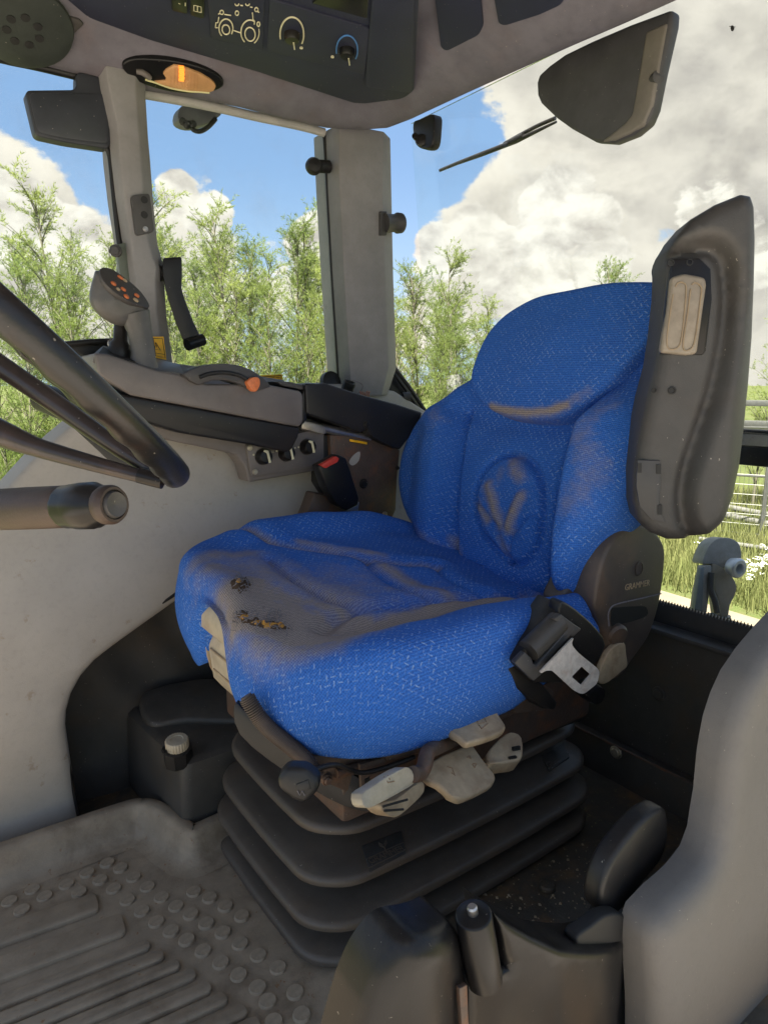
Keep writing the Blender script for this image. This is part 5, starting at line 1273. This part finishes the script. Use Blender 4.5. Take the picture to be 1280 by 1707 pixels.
0 and lathe('pin_sleeve', [(.024, -.10), (.024, -.004), (.021, 0)], a + Vector((0, .002, 0)), up_, M_blackgl, dh, n=28)
slab('gap_strip', pp(hzz([(592, 450), (622, 440), (655, 628), (612, 634)]), y=.462), .01, M_ink, dh, bev=.001)
slab('rust_strip', pp(hzz([(470, 705), (500, 690), (512, 1000), (490, 1000)]), y=.432), .006, M_rust, dh, bev=.001)

# ================================================================== overhead console, lamp, speaker, vents
T = T_lin
def rh(px, lift=0.0): return hits(T, px, lift)
oc = empty('overhead_console', at(400, 60, z=1.62), 'dark overhead console with tractor symbol and two round dials', 'console')
def rslab(name, px, th, mat, parent, bev=.002, lift=.0, seg=2):
    P = rh(px)
    n = normal_of(P); c = sum(P, Vector()) / len(P); P = [p - n * (p - c).dot(n) for p in P]
    return slab(name, P, th, mat, parent, bev=bev, seg=seg, lift=lift)
pan_px = rnd2([(55, -60), (700, -60), (690, 150), (672, 164), (600, 150), (440, 108), (250, 60), (150, 30)], 10, 4)
ocp = rslab('panel', pan_px, .02, M_panel, oc, bev=.004, lift=.012)
T = bvh(ocp)
rslab('switch_plate', rnd2([(345, -30), (442, -30), (438, 82), (352, 60)], 4, 3), .006, M_panel, oc, lift=.004)
rslab('dial_plate', rnd2([(450, -5), (618, 45), (608, 122), (445, 82)], 5, 3), .006, M_panel, oc, lift=.004)
rslab('blank_cover', rnd2([(622, -30), (690, -30), (690, 152), (608, 140)], 8, 4), .008, M_panel, oc, lift=.006, bev=.003)
rslab('radio_slot', [(560, -30), (616, -30), (612, 28), (520, 2)], .006, M_blackgl, oc, lift=.004)
rslab('switch_rocker', rnd2([(285, -20), (312, -20), (312, 18), (287, 12)], 3, 3), .008, M_blackgl, oc, lift=.006)
rslab('switch_rocker', rnd2([(318, -20), (342, -20), (340, 26), (318, 20)], 3, 3), .008, M_blackgl, oc, lift=.006)
def line(name, px, mat, r=.0011, par=None): 
    P = hits(T, px, .0055)
    if len(P) > 1: tube(name, P, r, mat, par or oc, n=6)
tzz = lambda l: zz(l, 7.111, 280, 0)
def arc(cx, cy_, rx, ry, a0, a1, n=20, rot=0.0):
    out = []
    for k in range(n + 1):
        a = R(a0 + (a1 - a0) * k / n); x, y = rx * math.cos(a), ry * math.sin(a); c, s = math.cos(R(rot)), math.sin(R(rot)); out.append((cx + x * c - y * s, cy_ + x * s + y * c))
    return out
sym = empty('tractor_symbol', at(398, 40, z=1.62), 'cream printed tractor outline with work lamps', None); sym.parent = oc; sym.matrix_parent_inverse = parent_matrix(oc).inverted()
for pts in (arc(690, 315, 45, 58, 0, 360, 24, -10), arc(975, 370, 60, 82, 0, 360, 24, -8), arc(690, 300, 82, 112, 130, 395, 26), arc(975, 345, 108, 145, 128, 300, 22), arc(975, 345, 108, 145, -14, 62, 12),
            [(780, 325), (860, 352)], [(1003, 115), (1010, 195), (1030, 215), (1025, 250)], [(605, 170), (595, 230), (570, 235), (565, 290), (595, 290)],
            [(670, 132), (752, 145)], arc(640, 108, 22, 25, 0, 360, 14), arc(820, 118, 20, 27, 0, 360, 14), arc(1050, 75, 20, 24, 0, 360, 14), arc(1075, 250, 16, 28, 0, 360, 14), arc(820, 8, 22, 20, 0, 180, 10), arc(945, 8, 22, 18, 0, 180, 10), [(860, 25), (890, 28)], [(975, 45), (1005, 48)], [(600, 130), (622, 118)], [(1065, 100), (1082, 108)]):
    line('symbol_line', tzz(pts), M_print, .0013 if len(pts) > 15 else .0011, sym)
line('switch_symbol', tzz([(310, 20), (395, 40), (398, 108), (310, 88), (310, 20)]), M_print, .001); line('switch_symbol', tzz([(352, 30), (352, 98)]), M_print, .001); line('switch_symbol', tzz([(210, -10), (208, 30)]), M_print, .001); line('switch_symbol', tzz([(125, -4), (150, 8)]), M_print, .001)
dz = lambda l: zz(l, 3.5556, 340, 0)
def dial(c, mat, a0, a1, rx, ry, dot):
    x, y = dz([c])[0]; p, nn = hit(T, x, y, .003)
    k = lathe('dial_knob', [(.016, -.002), (.015, .010), (.013, .014), (.0, .0145)], p, nn, M_blackgl, oc, n=26)
    line('dial_arc', dz(arc(c[0], c[1] - 5, rx, ry, a0, a1, 26)), mat, .0016)
    q, _ = hit(T, *dz([(c[0] + 16, c[1] + 52)])[0], .016); q2, _ = hit(T, *dz([(c[0] + 10, c[1] + 5)])[0], .018)
    tube('dial_pointer', [q, q2], .0014, M_print, k, n=6)
    o, n2 = hit(T, *dz([dot])[0], .005); lathe('dial_dot', [(.0035, -.001), (.0035, .001), (0, .0012)], o, n2, M_print, oc, n=12)
dial((522, 190), M_print, 165, 392, 70, 102, (577, 268)); dial((848, 285), M_blueprint, 168, 395, 63, 88, (762, 322))
T = T_lin
# recessed roof vents further back
for i, px in enumerate(([(722, -20), (800, -20), (806, 40), (798, 58), (745, 82), (736, 74)], [(820, -30), (960, -30), (934, 6), (900, 22), (842, 40), (832, 36)])):
    e_ = empty('roof_vent', at(*px[2], z=1.63), ('dark roof vent cover next to the overhead console', 'dark roof vent cover at the top edge, farther from the console')[i], 'vent', 'roof vent covers')
    v_ = rslab('cover', rnd2(px, 6, 3), .012, M_panel, e_, lift=.004, bev=.003)
# round loudspeaker in its tray
ls_ = empty('loudspeaker', at(50, 50, z=1.62), 'loudspeaker in a dark tray in the roof lining corner', 'loudspeaker')
spx = [(-60, -25), (0, -2), (70, 14), (132, 30), (140, 38), (100, 80), (86, 92), (50, 86), (0, 72), (-60, 55)]
tr_ = rslab('tray', spx, .014, M_dark, ls_, lift=.004, bev=.003)
Tt = bvh(tr_)
c, nn = hit(Tt, 38, 42, .001)
M_cone = plas('speaker_cone', (.028, .034, .03), .6, 200, .4)
lathe('grille', [(.088, 0), (.086, .006), (.078, .009), (.05, .012), (.0, .013)], c, nn, M_cone, ls_, n=40)
for k in range(7):
    a = 2 * math.pi * k / 7; x, y, z_ = axes(nn); lathe('grille_hole', [(.008, -.002), (.008, .001), (0, .0012)], c + (x * math.cos(a) + y * math.sin(a)) * .028 + nn * .0125, nn, M_ink, ls_, n=12)
# oval courtesy lamp
cl_ = empty('courtesy_lamp', at(287, 120, z=1.6), 'oval courtesy lamp with amber bulb glowing behind a ribbed lens', 'lamp')
def ov(cx, cy_, rx, ry, rot, n=36): return arc(cx, cy_, rx, ry, 0, 360 - 360 / n, n - 1, rot)
hs_ = rslab('housing', ov(288, 121, 86, 26, 10.5), .02, M_blackgl, cl_, lift=.009, bev=.004, seg=3)
T = bvh(hs_)
lens_px = zz([(510, 285), (545, 245), (640, 188), (740, 205), (850, 245), (960, 290), (1060, 350), (1120, 400), (1138, 440), (1110, 490), (1060, 508), (960, 500), (800, 490), (600, 450), (440, 405), (400, 385), (540, 375), (550, 345)], 7.111, 200, 80)
M_lens = plas('ribbed_lens', rgb(196, 150, 104), .25, 200, .3)
lens = rslab('lens', lens_px, .008, M_lens, cl_, lift=.005, bev=.002)
T2 = T; T = bvh(lens)
M_bulb = emat('amber_bulb', (1.0, .27, .03), .28)
for k in range(7):
    x, y = zz([(728 + (k % 2) * 6, 228 + 24 * k)], 7.111, 200, 80)[0]; P = hits(T, [(x - 4.2, y - .8), (x + 4.2, y + .8)], .001)
    if len(P) == 2: tube('bulb_coil', P, .0034, M_bulb, cl_, n=8)
for k in range(16):
    x0, y0 = 276 + k * 5.4, 108 + k * 1.6; P = hits(T, [(x0, y0), (x0 - 2 + k * .1, y0 + 28)], .0003)
    if len(P) == 2: tube('lens_rib', P, .0006, M_lens, lens, n=5)
T = T2
P = hits(T, zz([(195, 262), (260, 272), (330, 315), (360, 345)], 7.111, 200, 80), .003)
tube('lamp_switch', P, [.005, .006, .006, .005], M_cons, cl_, n=10)
P = hits(T, zz([(300, 355), (430, 395), (600, 455), (800, 492), (960, 503), (1060, 512)], 7.111, 200, 80), .004); tube('lens_edge', curve(P, 4, False), .0022, plas('lens_edge', rgb(205, 200, 150), .3), cl_, n=8)
T = T_lin

# ================================================================== outside
ZG = -1.40
def groundmat():
    m, nt, b = newmat('meadow'); tc = nt.nodes.new('ShaderNodeTexCoord'); v = tc.outputs['Object']
    n1 = _noise(nt, v, .35, 6, .6); n2 = _noise(nt, v, 6, 6, .7); n3 = _noise(nt, v, 60, 3, .6)
    c = _mix(nt, _mr(nt, n1, .35, .65), (.095, .11, .04), (.15, .14, .065)); c = _mix(nt, _mr(nt, n2, .35, .7), c, (.11, .14, .045)); c = _mix(nt, _mr(nt, n3, .3, .7, 0, .5), c, (.05, .075, .015))
    nt.links.new(c, b.inputs['Base Color']); b.inputs['Roughness'].default_value = .95; b.inputs['Specular IOR Level'].default_value = .1
    bp = _n(nt, 'ShaderNodeBump', i_Strength=.8, i_Distance=.05); nt.links.new(n2, bp.inputs['Height']); nt.links.new(bp.outputs[0], b.inputs['Normal'])
    return m
mk('ground', [(-900, -900, ZG), (900, -900, ZG), (900, 900, ZG), (-900, 900, ZG)], [(0, 1, 2, 3)], groundmat(), None, 0, kind='structure')
M_bounce = plas('bounce_gravel', (.42, .385, .345), .9, 60, .6, (.28, .23, .17), .5, .8, spec=.1)  # unseen pale ground added to bounce warm sunlight up into the cab
mk('bounce_yard', [(-14, -16, ZG + .004), (3.6, -16, ZG + .004), (3.2, 2.6, ZG + .004), (-14, 3.4, ZG + .004)], [(0, 1, 2, 3)], M_bounce, None, 0, kind='structure')
M_track = plas('sandy_track', (.23, .19, .14), .9, 60, .6, (.26, .20, .14), .5, 1.2, spec=.1)
a0, a1, b0, b1 = at(1060, 972, z=ZG + .02), at(1420, 1078, z=ZG + .02), at(1060, 1110, z=ZG + .02), at(1420, 1260, z=ZG + .02)
d_ = (a1 - a0).normalized(); a0 -= d_ * 14; a1 += d_ * 12; b0 -= d_ * 14; b1 += d_ * 12
mk('track', [a0, a1, b1, b0], [(0, 1, 2, 3)], M_track, None, 0, kind='structure')
def leafmat(name, c1, c2, tr=.45):
    m, nt, b = newmat(name); nt.nodes.remove(b)
    oi = nt.nodes.new('ShaderNodeObjectInfo'); tc = nt.nodes.new('ShaderNodeTexCoord')
    n1 = _noise(nt, tc.outputs['Object'], 2.2, 3, .6); f = _m(nt, 'ADD', _m(nt, 'MULTIPLY', _mr(nt, n1, .3, .7), .65), _m(nt, 'MULTIPLY', _m(nt, 'SUBTRACT', oi.outputs['Random'], .4), .9))
    c = _mix(nt, f, c1, c2)
    df = nt.nodes.new('ShaderNodeBsdfDiffuse'); tl = nt.nodes.new('ShaderNodeBsdfTranslucent'); nt.links.new(c, df.inputs[0]); nt.links.new(_mix(nt, .5, c, (.29, .34, .08)), tl.inputs[0])
    mx = nt.nodes.new('ShaderNodeMixShader'); mx.inputs[0].default_value = tr; nt.links.new(df.outputs[0], mx.inputs[1]); nt.links.new(tl.outputs[0], mx.inputs[2])
    nt.links.new(mx.outputs[0], nt.nodes['Material Output'].inputs[0]); return m
M_leaf = leafmat('willow_leaf', (.15, .205, .065), (.30, .345, .11), .5)
M_grass = leafmat('grass_blade', (.11, .135, .045), (.23, .225, .095), .3)
M_bark = plas('willow_bark', (.13, .12, .08), .9, 60, .5)
def tree_mesh(seed, h, leaves):
    rnd = random.Random(seed); TV, TF = [], []
    def addt(path, rad, n=6):
        V, F = tube_data(path, rad, n); b = len(TV); TV.extend(V); TF.extend([tuple(i + b for i in f) for f in F])
    lean = Vector((rnd.uniform(-.06, .06), rnd.uniform(-.06, .06), 1))
    tp = [Vector((lean.x * h * t + .05 * math.sin(t * 7 + seed), lean.y * h * t + .05 * math.cos(t * 5 + seed), h * t)) for t in np.linspace(0, .97, 9)]
    addt(tp, list(np.linspace(.035, .004, 9)))
    P0, D0 = [], []
    nb = int(34 + h * 6)
    for i in range(nb):
        f = rnd.uniform(.10, .98) ** .85; k = f * .97 * 8 / .97; j = min(7, int(k)); base = tp[j].lerp(tp[j + 1], k - j) if j < 8 else tp[-1]
        az = rnd.uniform(0, 6.28); L = (1.15 * (1 - f) ** .7 + .34) * rnd.uniform(.55, 1.1) * h / 5
        el = rnd.uniform(.95, 1.38); dirv = Vector((math.cos(az) * math.cos(el), math.sin(az) * math.cos(el), math.sin(el)))
        path = [base + dirv * L * t + Vector((math.cos(az), math.sin(az), -.25)) * (.22 * L * t * t) for t in np.linspace(0, 1, 5)]
        addt(path, list(np.linspace(.010, .002, 5)), 4)
        for s in range(7):
            t = rnd.uniform(.15, 1); k2 = t * 4; j2 = min(3, int(k2)); b2 = path[j2].lerp(path[j2 + 1], k2 - j2)
            a2 = rnd.uniform(0, 6.28); tw = (dirv * .7 + Vector((math.cos(a2), math.sin(a2), rnd.uniform(-.2, .5))) * .6).normalized(); LL = rnd.uniform(.12, .38) * h / 5
            nl = int(leaves * (.5 + LL))
            for q in range(nl):
                u = rnd.random(); P0.append(b2 + tw * LL * u + Vector((0, 0, -.06 * u * u))); D0.append((tw * .8 + Vector((rnd.gauss(0, .55), rnd.gauss(0, .55), rnd.gauss(-.05, .45)))).normalized())
    LV, LF = [], []
    for p, dv in zip(P0, D0):
        L = rnd.uniform(.04, .08); w = rnd.uniform(.003, .0052); s = dv.cross(Vector((rnd.gauss(0, 1), rnd.gauss(0, 1), rnd.gauss(0, 1)))).normalized() * w; b = len(LV)
        LV += [p, p + dv * L * .45 + s, p + dv * L, p + dv * L * .45 - s]; LF.append((b, b + 1, b + 2, b + 3))
    def raw(nm, V, F, m):
        me = bpy.data.meshes.new(nm); me.from_pydata([tuple(v) for v in V], [], F); me.materials.append(m); me.update(); return me
    return raw('trunk', TV, TF, M_bark), raw('crown', LV, LF, M_leaf), h
variants = [tree_mesh(s, 5.0, 40) for s in (1, 2, 3, 4, 5)]
def tree(px, top, D, var, label, group):
    r = ray(px, top); k = D / math.hypot(r.x, r.y); t = CP + r * k; H = t.z - ZG
    tm, cm, h = variants[var]; s = H / h
    e_ = empty('willow_tree', (t.x, t.y, ZG), label, 'tree', group); rz = random.Random(px * 7 + var).uniform(0, 6.28)
    for nm, me in (('trunk', tm), ('crown', cm)):
        o = bpy.data.objects.new(nm, me); col.objects.link(o); o.parent = e_
        o.scale = (s * 1.0, s * 1.0, s); o.rotation_euler = (0, 0, rz)
TR = [(100, 322, 9.0), (18, 430, 8.2), (165, 398, 10.5), (55, 405, 12), (-70, 420, 9), (138, 455, 8), (302, 318, 9.0), (372, 338, 9.6), (338, 400, 11), (420, 398, 12), (468, 368, 10), (515, 386, 10.5), (548, 455, 9), (272, 425, 13),
      (445, 470, 8.2), (392, 460, 8.4), (320, 480, 8), (505, 500, 8.3), (700, 452, 10), (742, 420, 10.4), (775, 490, 12.5), (832, 500, 13.5), (668, 505, 9), (1045, 440, 12.5), (1000, 520, 14), (905, 540, 14), (1285, 530, 13.5), (640, 480, 11), (720, 560, 8.6), (760, 560, 9.2), (580, 430, 11), (230, 440, 10), (1180, 560, 15), (1100, 560, 15), (-20, 470, 11.5), (80, 470, 13), (120, 400, 12.2), (185, 440, 12.8), (288, 380, 12.2), (325, 440, 10), (356, 420, 13), (405, 430, 10.2), (438, 420, 14), (488, 430, 13), (532, 420, 13.5), (560, 470, 12), (688, 500, 13), (722, 480, 14), (756, 520, 10), (798, 530, 12), (655, 540, 12), (812, 560, 10.5)]
side = lambda px: 'through the front side window' if px < 190 else ('through the side window' if px < 600 else 'behind the rear window')
vis = {100: 'tallest young willow seen left of the front pillar, against a white cloud', 302: 'tall pale willow nearest the front pillar in the side window', 372: 'slender tall willow second from the front pillar in the side window', 468: 'bushy tall willow towards the rear pillar in the side window',
       742: 'tall double-topped willow just right of the rear pillar', 1045: 'willow top showing above the seat backrest beside the armrest', 832: 'small willow top close against the backrest edge', 515: 'willow nearest the rear pillar in the side window', 18: 'willow at the far left edge of the picture', 165: 'willow directly beside the front pillar, behind the joystick'}
for i, (px, top, D) in enumerate(TR):
    if px in vis: lab, g = vis[px], None
    else:
        g = 'hedge willows ' + side(px); same = sorted(q[0] for q in TR if q[0] not in vis and side(q[0]) == side(px))
        lab = ('first', 'second', 'third', 'fourth', 'fifth', 'sixth', 'seventh', 'eighth', 'ninth', 'tenth', 'eleventh', 'twelfth', 'thirteenth', 'fourteenth', 'fifteenth', 'sixteenth', 'seventeenth', 'eighteenth', 'nineteenth', 'twentieth', 'last')[same.index(px)] + ' lower hedge willow from the left seen ' + side(px)
    tree(px, top, D, i % 5, lab, g)
# hedge foot: a low mass of willow shoots
def blades(name, pts, hmin, hmax, w, mat, lean=.35, seed=1, **kw):
    rnd = random.Random(seed); V, F = [], []
    for x, y in pts:
        h = rnd.uniform(hmin, hmax); a = rnd.uniform(0, 6.28); dx, dy = math.cos(a), math.sin(a); l = rnd.uniform(.05, lean) * h; b = len(V); ww = w * rnd.uniform(.6, 1.3)
        px_, py_ = -dy * ww, dx * ww
        V += [(x - px_, y - py_, ZG), (x + px_, y + py_, ZG), (x + dx * l * .4 + px_ * .7, y + dy * l * .4 + py_ * .7, ZG + h * .6), (x + dx * l * .4 - px_ * .7, y + dy * l * .4 - py_ * .7, ZG + h * .6), (x + dx * l, y + dy * l, ZG + h)]
        F += [(b, b + 1, b + 2, b + 3), (b + 3, b + 2, b + 4)]
    me = bpy.data.meshes.new(name); me.from_pydata(V, [], F); me.materials.append(mat); me.update()
    o = bpy.data.objects.new(name, me); col.objects.link(o); return setp(o, None, **kw)
rnd = random.Random(11)
def wedge(x0, x1, d0, d1, n, rnd):
    out = []
    for _ in range(n):
        px = rnd.uniform(x0, x1); r = ray(px, 640); D = math.sqrt(rnd.uniform(d0 * d0, d1 * d1)); k = D / math.hypot(r.x, r.y); out.append((r.x * k, r.y * k))
    return out
A0 = Vector((a0.x, a0.y)); dt = Vector((d_.x, d_.y)).normalized()
nt_ = Vector((-dt.y, dt.x)); nt_ = -nt_ if nt_.dot(A0) < 0 else nt_
gp_ = [p for p in wedge(1020, 1400, 6.5, 16, 26000, rnd) if (Vector(p) - A0).dot(nt_) > .05 + rnd.uniform(0, .25)]
blades('grass', gp_, .10, .42, .006, M_grass, .6, 3, kind='stuff', label='rough meadow grass beyond the sandy track', cat='grass')
blades('grass', wedge(-120, 140, 7, 30, 16000, rnd), .15, .6, .009, M_grass, .6, 4, kind='stuff', label='rough meadow grass seen past the side wall', cat='grass')
blades('grass', wedge(-140, 1000, 8.5, 16, 26000, rnd), .4, 1.5, .012, leafmat('shoots', (.09, .14, .035), (.17, .22, .06), .4), .4, 5, kind='stuff', label='tall green shoots under the willows', cat='undergrowth')
# white flower heads
V, F = [], []
for px, py, n in ((1250, 985, 26), (1270, 972, 20), (1240, 1000, 14), (1278, 950, 10), (1165, 945, 5), (1300, 990, 20)):
    for k in range(n):
        p = at(px + rnd.gauss(0, 9), py + 14 + rnd.gauss(0, 5), z=ZG); h = rnd.uniform(.3, .45); s = rnd.uniform(.008, .018)
        for q in range(5):
            c = p + Vector((rnd.gauss(0, s), rnd.gauss(0, s), h + rnd.gauss(0, s * .4))); b = len(V); u = s * .55
            V += [c + Vector((u, 0, 0)), c + Vector((0, u, 0)), c + Vector((-u, 0, 0)), c + Vector((0, -u, 0)), c + Vector((0, 0, u * .8))]; F += [(b, b + 1, b + 4), (b + 1, b + 2, b + 4), (b + 2, b + 3, b + 4), (b + 3, b, b + 4)]
mk('flowers', V, F, plas('white_petals', (.6, .6, .53), .8), None, 0, kind='stuff', label='white flower heads among the meadow grass', cat='flowers')
# mesh fence and rails
M_wire = plas('galvanised_wire', (.10, .10, .092), .45, 60, 0, metal=.3)
D1 = 11.5
def fp(px, z): 
    r = ray(px, 640); k = D1 / math.hypot(r.x, r.y); return Vector((r.x * k, r.y * k, z))
fA, fB = fp(1150, ZG), fp(1460, ZG)
for j in range(2):
    q0, q1 = fA.lerp(fB, j * .5), fA.lerp(fB, j * .5 + .49)
    e_ = empty('fence_panel', q0, ('wire mesh fence panel behind the folded armrest', 'wire mesh fence panel nearer the right edge')[j], 'fence', 'wire mesh fence panels')
    for p in (q0, q1): tube('post', [p, p + Vector((0, 0, 1.75))], .022, M_wire, e_, n=8)
    for z in (.12, 1.0, 1.72): tube('rail', [q0 + Vector((0, 0, z)), q1 + Vector((0, 0, z))], .016, M_wire, e_, n=6)
    V, F = [], []
    L = (q1 - q0).length; n = int(L / .06)
    for k in range(n):
        p = q0.lerp(q1, (k + .5) / n); v_, f_ = tube_data([p + Vector((0, 0, .12)), p + Vector((0, 0, 1.72))], .003, 3); b = len(V); V += v_; F += [tuple(i + b for i in f) for f in f_]
    for z in np.arange(.27, 1.7, .15):
        v_, f_ = tube_data([q0 + Vector((0, 0, z)), q1 + Vector((0, 0, z))], .004, 3); b = len(V); V += v_; F += [tuple(i + b for i in f) for f in f_]
    mk('wire_mesh', V, F, M_wire, e_, 0, kind='stuff')
D1 = 13.0
gA, gB = fp(1195, 0), fp(1480, 0); rail = empty('guard_rail', Vector((gA.x, gA.y, ZG)), 'pale metal guard rail behind the fence at the right edge', 'guard rail')
for py in (672, 706):
    z = at(1262, py, d=1).z; r = ray(1262, py); k = D1 / math.hypot(r.x, r.y); z = (CP + r * k).z
    a, b = Vector((gA.x, gA.y, z)), Vector((gB.x, gB.y, z)); slab('rail', [a + Vector((0, 0, -.05)), b + Vector((0, 0, -.05)), b + Vector((0, 0, .05)), a + Vector((0, 0, .05))], .06, M_wire, rail, bev=.01)
for t in (.1, .5, .9): p = gA.lerp(gB, t); tube('post', [Vector((p.x, p.y, ZG)), Vector((p.x, p.y, .62))], .05, M_wire, rail, n=8)
for i, (a, b, lab) in enumerate((((1195, 842), (1330, 868), 'topmost grey pole lying in the grass by the fence'), ((1195, 856), (1330, 884), 'middle grey pole lying in the grass by the fence'), ((1165, 898), (1330, 922), 'lowest thin pole lying in the grass, nearest the track'))):
    p, q = at(*a, z=ZG + .25), at(*b, z=ZG + .25); tube('fallen_pole', [p, q], .05 if i < 2 else .03, plas('grey_pole', (.16, .155, .145), .8, 40, .4) if i == 0 else bpy.data.materials['grey_pole'], None, n=10, label=lab, cat='pole')
# lower-link hook of the tractor's hitch, standing up outside the rear window
hk = empty('hitch_hook', at(1195, 1040, d=1.9), 'grey cast hitch hook with white ball socket outside the rear window', 'hook')
gz = lambda l: zz(l, 3.88, 1080, 640)
HD = dict(d=1.95)
slab('hook_head', curve(pp(gz([(352, 1165), (370, 1100), (400, 1040), (450, 1002), (520, 996), (580, 1025), (602, 1080), (600, 1150), (570, 1200), (480, 1190), (410, 1165)]), **HD), 3), .07, M_galv, hk, bev=.014, seg=3)
slab('hook_shank', curve(pp(gz([(412, 1165), (480, 1185), (545, 1250), (572, 1310), (560, 1370), (530, 1430), (515, 1505), (470, 1515), (452, 1400), (420, 1300)]), **HD), 3), .06, plas('tan_cast', (.30, .26, .20), .65, 200, .5), hk, bev=.010, seg=3)
slab('latch_plate', pp(gz([(352, 1178), (410, 1172), (412, 1250), (398, 1340), (380, 1485), (298, 1470), (315, 1350)]), d=1.94), .035, M_galv, hk, bev=.004)
slab('latch_side', pp(gz([(340, 1190), (362, 1190), (350, 1480), (298, 1470), (315, 1350)]), d=1.935), .02, plas('blue_grey', (.16, .19, .20), .6), hk, bev=.003)
tube('latch_arm', curve(pp(gz([(408, 1220), (405, 1330), (430, 1400), (445, 1480)]), d=1.93), 4, False), .009, M_dark, hk, n=10)
c = at(*gz([(572, 1190)])[0], d=1.91)
lathe('ball_socket', [(.024, -.02), (.029, .0), (.028, .008), (.024, .011), (.015, .011), (.013, .006), (.013, -.015)], c, (-.2, -.75, 0), plas('white_zinc', (.62, .63, .64), .35, metal=.4), hk, n=30)
tube('hook_stem', [at(*gz([(440, 1500)])[0], d=1.96), at(*gz([(430, 1760)])[0], d=1.98)], .03, plas('blue_steel', (.18, .21, .24), .5, metal=.3), hk, n=14)
tube('hook_stem', [at(*gz([(485, 1500)])[0], d=1.98), at(*gz([(485, 1760)])[0], d=2.0)], .02, M_galv, hk, n=14)
tube('pull_rod', [at(*gz([(345, 1480)])[0], d=1.95), at(*gz([(325, 1700)])[0], d=1.96)], .006, M_galv, hk, n=8)
# distant grey post behind the seat
tube('wooden_post', [at(762, 700, d=9), at(757, 627, d=9)], .11, plas('weathered_wood', (.17, .17, .155), .8, 40, .4), None, n=10, label='short grey post standing outside behind the seat shoulder', cat='post')
